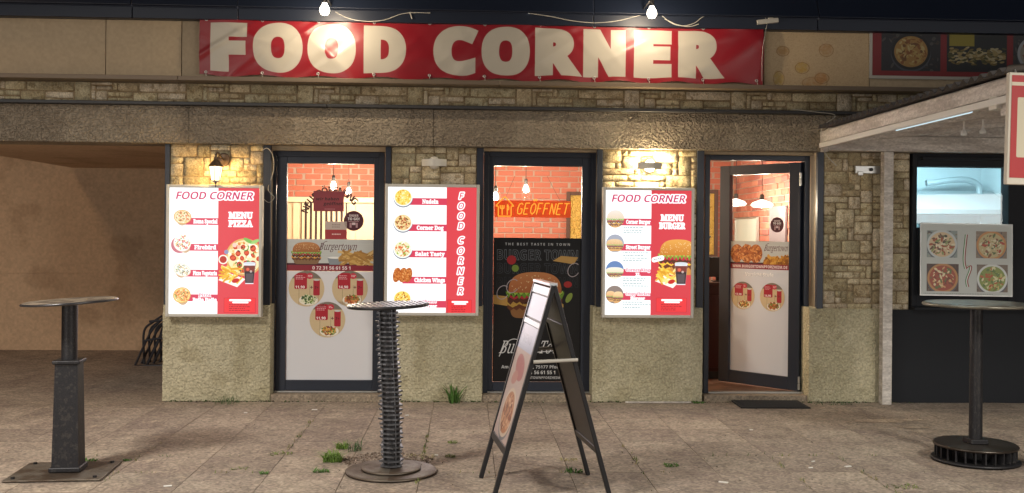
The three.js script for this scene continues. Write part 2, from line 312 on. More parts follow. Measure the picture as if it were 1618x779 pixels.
// fascia panels
{
  const cuts = [XL, onZ(-60, 70, Z.fascia).x, onZ(167, 70, Z.fascia).x, onZ(287, 70, Z.fascia).x, onZ(620, 70, Z.fascia).x, onZ(950, 70, Z.fascia).x, onZ(1207, 70, Z.fascia).x, onZ(1374, 80, Z.fascia).x, XR];
  const stain = canvasTex(512, 320, (c) => {
    c.fillStyle = '#b69f7e'; c.fillRect(0, 0, 512, 320);
    const r = mulberry(4); for (let i = 0; i < 9000; i++) { c.fillStyle = `rgba(${r() < 0.5 ? '120,96,66' : '214,194,160'},${0.05 + 0.05 * r()})`; c.fillRect(r() * 512, r() * 320, 2 + 5 * r(), 2 + 5 * r()); }
    for (const [x, y, rx, ry, col] of [[90, 110, 30, 28, '160,122,74'], [300, 100, 34, 36, '164,124,80'], [184, 205, 34, 32, '176,140,60'], [72, 270, 26, 44, '172,140,66'], [245, 290, 60, 34, '170,122,72'], [280, 262, 34, 30, '170,120,70']]) {
      for (let i = 0; i < 240; i++) { const a = r() * 6.283, d = Math.sqrt(r()) * (0.75 + 0.3 * r()); c.fillStyle = `rgba(${col},${0.05 + 0.05 * r()})`; c.beginPath(); c.arc(x + Math.cos(a) * rx * d, y + Math.sin(a) * ry * d, 3 + 6 * r(), 0, 7); c.fill(); }
      for (let a = 0; a < 6.28; a += 0.05) { c.fillStyle = `rgba(110,76,36,${0.10 + 0.2 * r()})`; c.fillRect(x + Math.cos(a) * rx, y + Math.sin(a) * ry, 4, 4); }
    }
  });
  for (let i = 0; i + 1 < cuts.length; i++) {
    const g = span(cuts[i] + 0.003, cuts[i + 1] - 0.003, LV.ledge1 + 0.001, LV.eave + 0.1, -0.05, Z.fascia - (i % 2) * 0.003, 0.003);
    if (i === 6) { const P = g.attributes.position, U = g.attributes.uv; for (let k = 0; k < P.count; k++) U.setXY(k, (P.getX(k) - cuts[6]) / (cuts[7] - cuts[6]), (P.getY(k) - LV.ledge1) / (LV.eave - LV.ledge1)); mesh('fascia_panel', g, std({ map: stain, roughness: 0.78 }), bld); }
    else mesh('fascia_panel', g, M.panel, bld);
  }
}
// dark roof edge: eave boards and a metal roof behind them
{
  const roof = group('roof', bld);
  mesh('soffit_board', span(XL - 0.3, XR + 0.3, LV.eave - 0.002, LV.eave + 0.02, -0.2, Z.eave - 0.02, 0.003), M.roof, roof);
  const cuts = [XL - 0.3, -3.1, onZ(376, 20, Z.eave).x, onZ(938, 20, Z.eave).x, 3.3, 5.4, XR + 0.3];
  for (let i = 0; i + 1 < cuts.length; i++) mesh('eave_board', span(cuts[i] + 0.002, cuts[i + 1] - 0.002, LV.eave, LV.eave + 0.11, 0, Z.eave, 0.006), M.roof, roof);
  for (let i = 0; i + 1 < cuts.length; i++) {
    const g = rbox(cuts[i + 1] - cuts[i] - 0.006, 1.6, 0.03, 0.006); g.rotateX(-0.42); g.translate((cuts[i] + cuts[i + 1]) / 2, LV.eave + 0.11 + 0.8 * Math.cos(0.42), Z.eave + 0.03 - 0.8 * Math.sin(0.42));
    mesh('roof_sheet', g, M.roof, roof);
  }
  mesh('roof_slab', span(XL, XR, LV.eave + 0.03, LV.eave + 0.12, -9, -0.05, 0.003), M.roof, roof);
}
// passage beside the building: soffit, back wall
mesh('passage_soffit', span(XL, -2.86, LV.lintel0 + 0.012, LV.lintel0 + 0.1, -4.3, -0.33, 0.003), M.passage, bld);
const passageWall = tag(mesh('passage_wall', span(-9.5, -2.7, -0.05, 4.2, -4.5, -4.12, 0.003), M.passage), 'brown plastered wall at the back of the covered passage', 'wall');
mesh('side_wall', span(-2.85, -2.7, 0, LV.lintel0 + 0.3, -4.2, -0.33, 0.003), M.passage, bld);
mesh('wall_rib', span(-9.4, -2.86, 1.02, 1.03, -4.125, -4.114, 0.002), M.passage, passageWall);

function canvasTex(w, h, draw) {
  const c = document.createElement('canvas'); c.width = w; c.height = h; draw(c.getContext('2d'), w, h);
  const t = new THREE.CanvasTexture(c); t.colorSpace = THREE.SRGBColorSpace; t.magFilter = THREE.LinearFilter; t.anisotropy = 8; return t;
}

// ------------------------------------------------------------------ printed pictures (flat print only)
const A = {
  blob(c, x, y, rx, ry, col, rot = 0) { c.fillStyle = col; c.beginPath(); c.ellipse(x, y, rx, ry, rot, 0, 7); c.fill(); },
  wavy(c, x0, x1, y, amp, th, col, r, n = 14) {
    c.fillStyle = col; c.beginPath(); c.moveTo(x0, y);
    for (let i = 0; i <= n; i++) c.lineTo(x0 + (x1 - x0) * i / n, y + (i % 2 ? amp : -amp) * (0.5 + r()));
    for (let i = n; i >= 0; i--) c.lineTo(x0 + (x1 - x0) * i / n, y + th + (i % 2 ? amp : -amp) * (0.5 + r()));
    c.closePath(); c.fill();
  },
  burger(c, x, y, w, h, seed = 1, o = {}) {
    const r = mulberry(seed), l = x - w / 2, R = x + w / 2, t = y - h / 2;
    c.fillStyle = o.low || '#c98a43'; c.beginPath(); c.moveTo(l + w * 0.06, t + h * 0.78); c.lineTo(R - w * 0.06, t + h * 0.78); c.quadraticCurveTo(R - w * 0.04, t + h, R - w * 0.2, t + h); c.lineTo(l + w * 0.2, t + h); c.quadraticCurveTo(l + w * 0.04, t + h, l + w * 0.06, t + h * 0.78); c.fill();
    A.wavy(c, l, R, t + h * 0.7, h * 0.03, h * 0.11, '#6b3a20', r, 18); A.wavy(c, l - w * 0.02, R + w * 0.02, t + h * 0.66, h * 0.04, h * 0.06, o.cheese || '#e9a92c', r, 9);
    A.wavy(c, l, R, t + h * 0.56, h * 0.03, h * 0.11, '#5a2e1c', r, 18); A.wavy(c, l + w * 0.04, R - w * 0.04, t + h * 0.52, h * 0.02, h * 0.06, '#b8283a', r, 11);
    A.wavy(c, l - w * 0.03, R + w * 0.03, t + h * 0.44, h * 0.05, h * 0.09, '#6f9c2e', r, 22); A.wavy(c, l - w * 0.01, R + w * 0.01, t + h * 0.42, h * 0.03, h * 0.05, '#a8c84e', r, 20);
    const gr = c.createLinearGradient(0, t, 0, t + h * 0.45); gr.addColorStop(0, o.top || '#d99a4e'); gr.addColorStop(1, o.top2 || '#b46c2a'); c.fillStyle = gr;
    c.beginPath(); c.moveTo(l + w * 0.02, t + h * 0.45); c.bezierCurveTo(l + w * 0.0, t + h * 0.05, l + w * 0.25, t, x, t); c.bezierCurveTo(R - w * 0.25, t, R, t + h * 0.05, R - w * 0.02, t + h * 0.45); c.closePath(); c.fill();
    for (let i = 0; i < 46; i++) { const a = (r() - 0.5) * 0.86, q = r() * 0.3; A.blob(c, x + a * w, t + h * (0.07 + q) + Math.abs(a) * Math.abs(a) * h * 0.3, w * 0.012, w * 0.007, '#f2dca8', r() * 3); }
  },
  pizza(c, x, y, rad, seed = 2, o = {}) {
    const r = mulberry(seed), top = o.top || ['#b8321f', '#d85a3a'], n = o.n ?? 13; A.blob(c, x, y, rad, rad, o.crust || '#d8a860'); A.blob(c, x, y, rad * 0.9, rad * 0.9, o.base || '#f0dfae');
    for (let i = 0; i < 60; i++) { const a = r() * 6.28, d = Math.sqrt(r()) * rad * 0.84; A.blob(c, x + Math.cos(a) * d, y + Math.sin(a) * d, rad * (0.05 + 0.08 * r()), rad * (0.03 + 0.06 * r()), ['#f8eccb', '#e8c27a', '#d9843f', '#fdf6e2'][(r() * 4) | 0], r() * 3); }
    for (let i = 0; i < n; i++) { const a = i * 2.4 + seed, d = Math.sqrt((i + 0.5) / n) * rad * 0.76, q = 0.7 + 0.6 * r(); A.blob(c, x + Math.cos(a) * d, y + Math.sin(a) * d, rad * 0.14 * q, rad * 0.12 * q, top[0], r() * 3); A.blob(c, x + Math.cos(a) * d, y + Math.sin(a) * d, rad * 0.09 * q, rad * 0.07 * q, top[1], r() * 3); }
    for (let i = 0; i < 26; i++) { const a = r() * 6.28, d = Math.sqrt(r()) * rad * 0.8; A.blob(c, x + Math.cos(a) * d, y + Math.sin(a) * d, rad * 0.08, rad * 0.03, r() < 0.6 ? '#4f8a35' : '#2f3324', r() * 3); }
  },
  plate(c, x, y, rad, seed, cols, rim = '#eef0ee') {
    const r = mulberry(seed); A.blob(c, x, y + rad * 0.1, rad * 1.02, rad * 0.98, 'rgba(90,96,110,0.8)'); A.blob(c, x, y, rad, rad * 0.96, rim); A.blob(c, x, y, rad * 0.86, rad * 0.82, cols[0]);
    for (let i = 0; i < 90; i++) { const a = r() * 6.28, d = Math.sqrt(r()) * rad * 0.76; A.blob(c, x + Math.cos(a) * d, y + Math.sin(a) * d * 0.95, rad * (0.05 + 0.14 * r()), rad * (0.03 + 0.06 * r()), cols[(r() * cols.length) | 0], r() * 3); }
  },
  fries(c, x, y, w, h, seed = 3) {
    const r = mulberry(seed); c.fillStyle = '#f4efe4'; c.beginPath(); c.moveTo(x - w * 0.5, y + h * 0.2); c.lineTo(x + w * 0.2, y + h * 0.5); c.lineTo(x + w * 0.5, y + h * 0.15); c.lineTo(x - w * 0.1, y - h * 0.1); c.closePath(); c.fill();
    for (let i = 0; i < 34; i++) { c.save(); c.translate(x + (r() - 0.5) * w * 0.7, y + (r() - 0.6) * h * 0.55); c.rotate((r() - 0.5) * 2.2); c.fillStyle = ['#f6cf56', '#e8b43a', '#fbe08a', '#d99a2a'][(r() * 4) | 0]; c.fillRect(-w * 0.16, -h * 0.035, w * 0.32, h * 0.075); c.restore(); }
    A.blob(c, x + w * 0.14, y + h * 0.22, w * 0.14, h * 0.09, '#c32a22', -0.3);
  },
  cola(c, x, y, w, h) {
    const q = (a, b, t0, t1, col) => { c.fillStyle = col; c.beginPath(); c.moveTo(x - w / 2 + a * w, y - h / 2 + t0 * h); c.lineTo(x + w / 2 - a * w, y - h / 2 + t0 * h); c.lineTo(x + w / 2 - b * w, y - h / 2 + t1 * h); c.lineTo(x - w / 2 + b * w, y - h / 2 + t1 * h); c.fill(); };
    q(0, 0.16, 0, 1, 'rgba(226,232,238,0.95)'); q(0.03, 0.16, 0.12, 0.95, '#3a2b2e'); q(0.03, 0.08, 0.12, 0.4, '#7a3a30'); A.blob(c, x - w * 0.14, y - h * 0.2, w * 0.14, h * 0.08, '#d8604a'); A.blob(c, x + w * 0.12, y - h * 0.1, w * 0.1, h * 0.06, 'rgba(255,240,230,.6)'); A.blob(c, x, y - h * 0.5, w * 0.5, h * 0.06, '#cfd6dc'); q(0.2, 0.24, 0.5, 0.9, 'rgba(255,255,255,0.16)');
  },
  chicken(c, x, y, w, h, seed) {
    const r = mulberry(seed); for (const [dx, s] of [[-0.3, 1], [0.02, 1.06], [0.3, 1.02]]) { A.blob(c, x + dx * w, y, w * 0.2 * s, h * 0.46, '#b5622a', 0.2); for (let i = 0; i < 60; i++) { const a = r() * 6.28, d = Math.sqrt(r()); A.blob(c, x + dx * w + Math.cos(a) * d * w * 0.18, y + Math.sin(a) * d * h * 0.42, w * 0.03 + r() * w * 0.02, w * 0.02, ['#c9783a', '#8a4218', '#d88c48', '#a8551f', '#e0a060'][(r() * 5) | 0], r() * 3); } }
  },
  text(c, s, x, y, px, col, o = {}) {
    c.save(); c.translate(x, y); if (o.rot) c.rotate(o.rot); if (o.skew) c.transform(1, 0, -o.skew, 1, 0, 0);
    c.font = `${o.bold ? 'bold ' : ''}${px}px ${o.font || 'sans-serif'}`; c.textAlign = o.align || 'center'; c.textBaseline = 'middle'; c.lineJoin = 'round';
    if (o.width) { const m = c.measureText(s).width; c.scale(o.width / m, 1); }
    if (o.stroke) { c.strokeStyle = o.stroke; c.lineWidth = o.lw || px * 0.18; c.strokeText(s, 0, 0); }
    if (col) { c.fillStyle = col; c.fillText(s, 0, 0); if (o.fat) { c.strokeStyle = col; c.lineWidth = o.fat; c.strokeText(s, 0, 0); } }
    c.restore();
  },
  lines(c, x, y, n, w, step, col, seed) { const r = mulberry(seed); c.fillStyle = col; for (let k = 0; k < n; k++) { let q = x; const end = x + w * (0.6 + 0.4 * r()); while (q < end) { const l = 6 + r() * 14; c.fillRect(q, y + k * step, l, step * 0.36); q += l + 4; } } },
};
const RED = '#d5454d';

// ------------------------------------------------------------------ doors
const doorH = (py0, py1, z, px) => [onZ(px, py1, z).y, onZ(px, py0, z).y];
function plane(w, h, cx, cy, z) { return moved(new THREE.PlaneGeometry(w, h), cx, cy, z); }
function leafParts(leaf, w, h, x0, gl, gr, gt, gb) {   // stiles and rails round a pane; x0 = left edge in the leaf's own axes
  const T = 0.06;
  mesh('stile', span(x0, x0 + gl, 0, h, -T / 2, T / 2, 0.005), M.navy, leaf); mesh('stile', span(x0 + w - gr, x0 + w, 0, h, -T / 2, T / 2, 0.005), M.navy, leaf);
  mesh('rail', span(x0 + gl + 0.0005, x0 + w - gr - 0.0005, h - gt, h - 0.001, -T / 2 + 0.001, T / 2 - 0.001, 0.004), M.navy, leaf); mesh('rail', span(x0 + gl + 0.0005, x0 + w - gr - 0.0005, 0.001, gb, -T / 2 + 0.001, T / 2 - 0.001, 0.004), M.navy, leaf);
  mesh('glass_pane', plane(w - gl - gr, h - gt - gb, x0 + (w + gl - gr) / 2, (h - gt + gb) / 2, 0.004), M.glass, leaf);
}
function surround(x0, x1, ytop, z = Z.door) {
  const h = ytop - FLOOR, t = 0.05;
  const f = group('door_frame', bld);
  mesh('jamb', span(x0, x0 + t, FLOOR, ytop, z - 0.06, z + 0.05, 0.004), M.navy, f); mesh('jamb', span(x1 - t, x1, FLOOR, ytop, z - 0.06, z + 0.05, 0.004), M.navy, f);
  mesh('head', span(x0 + t + 0.0005, x1 - t - 0.0005, ytop - t, ytop - 0.001, z - 0.06, z + 0.049, 0.004), M.navy, f);
  mesh('plaster_head', span(x0 - 0.02, x1 + 0.02, ytop + 0.001, LV.lintel0 + 0.01, -0.3, z + 0.08, 0.004), M.panel, f);
  mesh('threshold', span(x0 - 0.02, x1 + 0.02, -0.03, FLOOR, -0.3, -0.03, 0.01), M.cement, f);
  mesh('weather_bar', span(x0 + t, x1 - t, FLOOR + 0.001, FLOOR + 0.014, z - 0.02, z + 0.06, 0.004), M.alu, f);
}
const promo = (kind) => canvasTex(1024, 360, (c, w, h) => {
  c.fillStyle = '#c9ccca'; c.fillRect(0, 0, w, h);
  const r = mulberry(8); for (let i = 0; i < 60; i++) { c.fillStyle = `rgba(180,182,180,${0.2 * r()})`; c.fillRect(0, r() * h, w, 3); }
  c.fillStyle = '#4a1322'; c.fillRect(0, h * 0.76, w, h * 0.06);
  if (kind === 'burger') {
    A.burger(c, 230, 160, 340, 250, 21, { top: '#c98b56', top2: '#a46434', low: '#8a6a4a' });
    A.blob(c, 570, 212, 92, 16, '#dfe2e4'); c.fillStyle = '#8e979e'; c.beginPath(); c.moveTo(480, 214); c.lineTo(660, 214); c.lineTo(636, 290); c.lineTo(504, 290); c.fill(); A.blob(c, 570, 212, 80, 10, '#f4f4f0');
    for (let i = 0; i < 60; i++) { c.save(); c.translate(680 + 330 * r(), 150 + 130 * r()); c.rotate((r() - 0.5) * 1.6); c.fillStyle = ['#d0a860', '#b88a44', '#e0c080', '#a87a3a'][(r() * 4) | 0]; c.fillRect(-80, -13, 160, 26); c.restore(); }
  } else { A.chicken(c, 280, 160, 560, 260, 33); for (let i = 0; i < 160; i++) A.blob(c, 600 + 420 * r(), 210 + 80 * r() - 20 * Math.sin(i), 20 + 20 * r(), 14 + 10 * r(), ['#c98a2e', '#a86a1e', '#dba548', '#8a5216'][(r() * 4) | 0], r() * 3); }
  A.text(c, 'Burgertown', kind === 'burger' ? 610 : 800, 84, 108, '#4a1220', { font: 'serif', skew: 0.32, width: kind === 'burger' ? 450 : 400 });
  c.strokeStyle = '#4a1220'; c.lineWidth = 5; c.beginPath(); const bx = kind === 'burger' ? 410 : 610; c.moveTo(bx - 14, 128); c.quadraticCurveTo(bx + 10, 20, bx + 66, 26); c.stroke();
  c.fillStyle = '#8e1f33'; c.fillRect(0, h * 0.82, w, h * 0.18);
  A.text(c, kind === 'burger' ? '✆ 0 72 31 56 61 55 1' : 'WWW.BURGERTOWNPFORZHEIM.DE', w / 2, h * 0.91, 52, '#f4e9ea', { bold: true, width: kind === 'burger' ? 500 : 960 });
});
const roundOffer = (seed, price, cols) => canvasTex(320, 320, (c) => {
  c.clearRect(0, 0, 320, 320); c.save(); c.beginPath(); c.arc(160, 160, 158, 0, 7); c.clip();
  c.fillStyle = '#d3bc95'; c.fillRect(0, 0, 320, 320); const r = mulberry(seed);
  for (const x of [92, 188, 262]) { c.fillStyle = '#8a7456'; c.fillRect(x, 130, 3, 190); }
  c.fillStyle = '#7d7468'; c.fillRect(0, 0, 320, 70); for (let i = 0; i < 500; i++) { c.fillStyle = `rgba(${r() < 0.5 ? '150,126,90' : '236,218,186'},.12)`; c.fillRect(r() * 320, r() * 320, 20 * r(), 2); }
  c.fillStyle = '#b3182e'; c.beginPath(); c.roundRect(52, 22, 112, 142, 14); c.fill();
  A.lines(c, 64, 44, 3, 80, 14, 'rgba(255,255,255,.75)', seed); A.text(c, price, 102, 146, 34, '#fff', { bold: true });
  A.blob(c, 188, 48, 30, 26, '#c92a40'); A.lines(c, 172, 40, 2, 34, 12, '#fff', seed + 1);
  A.text(c, '+', 204, 148, 54, '#5a1420', { bold: true });
  c.fillStyle = '#b01c30'; c.beginPath(); c.roundRect(220, 80, 58, 140, 12); c.fill(); A.blob(c, 249, 82, 28, 8, '#cfd2d4'); A.text(c, '7+', 249, 150, 34, '#4a0a14', { bold: true });
  A.blob(c, 178, 262, 84, 46, '#efe8da'); for (let i = 0; i < 110; i++) { const a = r() * 6.28, d = Math.sqrt(r()); A.blob(c, 178 + Math.cos(a) * 66 * d, 256 + Math.sin(a) * 36 * d, 7 + 9 * r(), 4 + 5 * r(), cols[(r() * cols.length) | 0], r() * 3); }
  c.restore();
});
const cut = (t, o = {}) => std({ map: t, transparent: true, alphaTest: 0.5, roughness: 0.5, ...o });
const badgeTex = canvasTex(256, 256, (c) => { c.clearRect(0, 0, 256, 256); A.blob(c, 128, 128, 126, 126, '#4c1426'); A.text(c, 'ORDER', 128, 62, 40, '#e9dede', { bold: true, width: 120 }); A.text(c, 'TO GO!', 128, 104, 46, '#fff', { bold: true, width: 150 }); c.fillStyle = '#b58c92'; c.fillRect(62, 132, 132, 8); c.fillRect(76, 152, 26, 62); c.fillRect(154, 152, 26, 62); c.fillStyle = '#d9c6ca'; c.fillRect(106, 150, 44, 30); });
const decalZ = 0.007;
function decal(leaf, name, tex, r, ox, oy, o, dz = 0) { return mesh(name, plane(r.w, r.h, r.cx - ox, r.cy - oy, decalZ + dz), cut(tex, o), leaf); }
const sq = (x, y, rad, z = Z.door) => rectZ(x - rad, y - rad, x + rad, y + rad, z);
const foods = [['#7f9a4a', '#cfd8b0', '#3f5a2a', '#e8e4c8'], ['#c0562a', '#8a3a1c', '#d98a4a', '#7a8a3a'], ['#b8602a', '#e0a850', '#7c2a1a', '#6f8a3a', '#f0d890']];
// left door, closed
{
  const sr = rectZ(428, 240, 607, 620, Z.door), lf = rectZ(437, 247, 602, 616, Z.door), gl = rectZ(453, 259, 590, 600, Z.door);
  surround(sr.x0, sr.x1, sr.y1);
  const leaf = group('door', bld, [0, FLOOR + 0.016, Z.door]), h = lf.y1 - FLOOR - 0.016, b0 = FLOOR + 0.016;
  leaf.userData.label = 'closed navy glass door with burger banner and three round price stickers';
  leafParts(leaf, lf.w, h, lf.x0, gl.x0 - lf.x0, lf.x1 - gl.x1, lf.y1 - gl.y1, gl.y0 - b0);
  const bn = rectZ(452, 378, 591, 428, Z.door), fl = rectZ(452, 428.5, 591, 600.5, Z.door);
  mesh('privacy_film', plane(gl.w - 0.004, fl.h, gl.cx, fl.cy - b0, decalZ - 0.0015), M.film, leaf);
  mesh('promo_banner', plane(gl.w - 0.004, bn.h, gl.cx, bn.cy - b0, decalZ), std({ map: promo('burger'), roughness: 0.4 }), leaf);
  [[484.5, 456, '11,90', 0], [553, 456, '14,90', 1], [517.5, 505, '11,90', 2]].forEach(([x, y, p, k]) => decal(leaf, 'price_sticker', roundOffer(60 + k, p, foods[k]), sq(x, y, 28.5), 0, b0, {}, 0.001));
  decal(leaf, 'round_sticker', badgeTex, sq(559, 349, 16), 0, b0);
  decal(leaf, 'opening_poster', canvasTex(384, 260, (c) => { c.fillStyle = '#8a3540'; c.fillRect(0, 0, 384, 260); A.text(c, 'wir haben', 178, 100, 54, '#241018', { bold: true, skew: 0.2, width: 290 }); A.text(c, 'geöffnet', 250, 160, 56, '#241018', { bold: true, skew: 0.2, width: 240 }); A.lines(c, 140, 226, 1, 150, 24, '#c88890', 3); }), rectZ(495.5, 302, 543.5, 334, Z.door), 0, b0, { alphaTest: 0, transparent: false });
  decal(leaf, 'delivery_poster', canvasTex(256, 208, (c) => { c.fillStyle = '#c4b4ac'; c.fillRect(0, 0, 256, 208); c.fillStyle = '#a8383c'; c.fillRect(0, 96, 256, 112); A.lines(c, 80, 34, 2, 100, 26, '#8a7a74', 5); A.lines(c, 80, 142, 1, 150, 40, '#e8c8c4', 9); }), rectZ(514, 350, 548, 378, Z.door), 0, b0, { alphaTest: 0, transparent: false });
  decal(leaf, 'arc_lettering', canvasTex(512, 512, (c) => {
    c.clearRect(0, 0, 512, 512); const s = 'NEUERÖFFNUNG'; for (let i = 0; i < s.length; i++) { const a = -1.28 + i * 0.2; A.text(c, s[i], 256 + Math.sin(a) * 205, 290 - Math.cos(a) * 205, 72, '#3c1c1c', { bold: true, rot: a }); }
  }), rectZ(470, 282, 580, 392, Z.door), 0, b0, { alphaTest: 0.4 }, -0.001);
}
// middle door, closed
{
  const sr = rectZ(763, 241, 941, 621, Z.door), lf = rectZ(769, 248, 936, 617, Z.door), gl = rectZ(779, 263, 918, 603, Z.door);
  surround(sr.x0, sr.x1, sr.y1);
  const b0 = FLOOR + 0.016, leaf = group('door', bld, [0, b0, Z.door]), h = lf.y1 - b0;
  leaf.userData.label = 'closed navy glass door with a black burger poster on its lower pane';
  leafParts(leaf, lf.w, h, lf.x0, gl.x0 - lf.x0, lf.x1 - gl.x1, lf.y1 - gl.y1, gl.y0 - b0);
  const ps = rectZ(779, 376, 918, 602.6, Z.door);
  mesh('black_poster', plane(ps.w, ps.h, ps.cx, ps.cy - b0, decalZ), std({ roughness: 0.32, color: lin(0.7, 0.7, 0.7), map: canvasTex(640, 1060, (c, w, h) => {
    const X = (p) => (p - 780) / 137 * w, Y = (p) => (p - 376) / 226 * h, r = mulberry(14); c.fillStyle = '#090b10'; c.fillRect(0, 0, w, h);
    for (let i = 0; i < 500; i++) { c.fillStyle = `rgba(${r() < 0.4 ? '170,90,50' : '60,66,80'},${0.25 * r()})`; c.fillRect(r() * w, Y(480) + r() * 200, 1 + 3 * r(), 1 + 3 * r()); }
    A.text(c, 'T H E   B E S T   T A S T E   I N   T O W N', w / 2, Y(386), 26, '#c9ccd0', { bold: true, width: w * 0.74 });
    for (const [y, col] of [[403, '#8f959e'], [424, '#565b66'], [446, '#3a3f48']]) A.text(c, 'BURGER TOWN', w / 2, Y(y), 104, null, { bold: true, width: w * 0.94, stroke: col, lw: 3 });
    c.fillStyle = '#cda25c'; c.beginPath(); c.moveTo(X(872), Y(412)); c.lineTo(X(885), Y(404)); c.lineTo(X(912), Y(406)); c.lineTo(X(905), Y(417)); c.fill();
    A.blob(c, X(808), Y(411), 34, 34, '#b02a30'); A.blob(c, X(814), Y(424), 26, 26, '#7e9a3e'); A.blob(c, X(896), Y(449), 30, 24, '#ae2c2c'); A.blob(c, X(898), Y(470), 20, 40, '#8fa548', 0.5);
    c.fillStyle = '#c79a52'; c.beginPath(); c.moveTo(X(780), Y(466)); c.lineTo(X(800), Y(468)); c.lineTo(X(826), Y(487)); c.lineTo(X(780), Y(480)); c.fill();
    A.burger(c, X(845), Y(466), 400, 340, 44, { top: '#d28a56', top2: '#b4683c', cheese: '#c8a04a', low: '#9a6a3e' });
    for (const [x, y] of [[810, 452], [905, 426], [795, 462]]) { c.strokeStyle = '#b9aeb4'; c.lineWidth = 6; c.beginPath(); c.ellipse(X(x), Y(y), 40, 52, 0.5, 0, 5); c.stroke(); }
    A.text(c, 'Burger Town', w * 0.48, Y(548), 130, '#f2f2f2', { font: 'serif', skew: 0.36, width: w * 0.78 });
    c.strokeStyle = '#f2f2f2'; c.lineWidth = 6; c.beginPath(); c.moveTo(X(790), Y(563)); c.bezierCurveTo(X(800), Y(540), X(808), Y(530), X(822), Y(538)); c.moveTo(X(838), Y(557)); c.lineTo(X(880), Y(553)); c.stroke();
    A.text(c, 'Am               e 5, 75177 Pforzheim', w / 2, Y(579), 32, '#e9e9ea', { bold: true, width: w * 0.8 });
    A.text(c, '0 72 31 56 61 55 1', w / 2, Y(588), 36, '#f4f4f4', { bold: true, width: w * 0.44 });
    A.text(c, 'WWW.BURGERTOWNPFORZHEIM.DE', w / 2, Y(596), 26, '#d9d9da', { bold: true, width: w * 0.66 });
  }) }), leaf);
}
// right door, standing open into the room
{
  const zh = Z.door, sr = rectZ(1111, 246, 1276, 627, zh); surround(sr.x0, sr.x1, sr.y1);
  const hx = onZ(1266, 430, zh).x, b0 = FLOOR + 0.016, h = sr.y1 - 0.06 - b0, w = 0.95;
  let best = 0, err = 9e9; for (let a = 0.3; a < 1.3; a += 0.005) { const p = new THREE.Vector3(hx - w * Math.cos(a), 1.4, zh - w * Math.sin(a)).applyMatrix4(camera.matrixWorldInverse), px = CX + F * p.x / -p.z; if (Math.abs(px - 1139) < err) { err = Math.abs(px - 1139); best = a; } }
  const leaf = group('door', bld, [hx, b0, zh]); leaf.rotation.y = -best;
  leaf.userData.label = 'navy glass door with chicken banner standing open into the room';
  const gl = 0.125, gr = 0.125, gt = 0.1, gb = 0.13; leafParts(leaf, w, h, -w, gl, gr, gt, gb);
  const gw = w - gl - gr, gx = -w + gl + gw / 2, at = (f) => gb + (h - gt - gb) * (1 - f);   // f: share of the pane from its top
  const strip = (name, f0, f1, mat, dz) => mesh(name, plane(gw - 0.004, at(f0) - at(f1), gx, (at(f0) + at(f1)) / 2, decalZ + dz), mat, leaf);
  strip('privacy_film', 0.402, 1.0, M.film, -0.0015); strip('promo_banner', 0.338, 0.478, std({ map: promo('chicken'), roughness: 0.4 }), 0);
  const D = (name, t, u, f, rad, o) => mesh(name, plane(rad * 2, rad * 2, -w + gl + gw * u, at(f), decalZ + 0.001), cut(t, o), leaf);
  D('price_sticker', roundOffer(71, '13,90', foods[2]), 0.22, 0.615, 0.145); D('price_sticker', roundOffer(72, '14,90', foods[1]), 0.72, 0.615, 0.145); D('round_sticker', badgeTex, 0.79, 0.255, 0.078);
  mesh('step_warning', plane(0.36, 0.09, gx, at(0.505), decalZ + 0.001), cut(canvasTex(512, 128, (c) => { c.clearRect(0, 0, 512, 128); A.text(c, 'Vorsicht Stufe', 256, 64, 72, '#ffffff', { bold: true, width: 480 }); }), { alphaTest: 0.4 }), leaf);
  for (const y of [0.05, h - 0.2]) mesh('hinge', merge([moved(new THREE.CylinderGeometry(0.012, 0.012, 0.06, 12), 0.01, y, 0.04), moved(new THREE.CylinderGeometry(0.012, 0.012, 0.06, 12), 0.01, y + 0.066, 0.04)]), M.alu, leaf);
  mesh('handle', merge([rod([-w + 0.05, 1.0, -0.03], [-w + 0.05, 1.0, -0.075], 0.009), rod([-w + 0.05, 1.0, -0.07], [-w + 0.18, 1.0, -0.07], 0.009)]), M.alu, leaf);
}

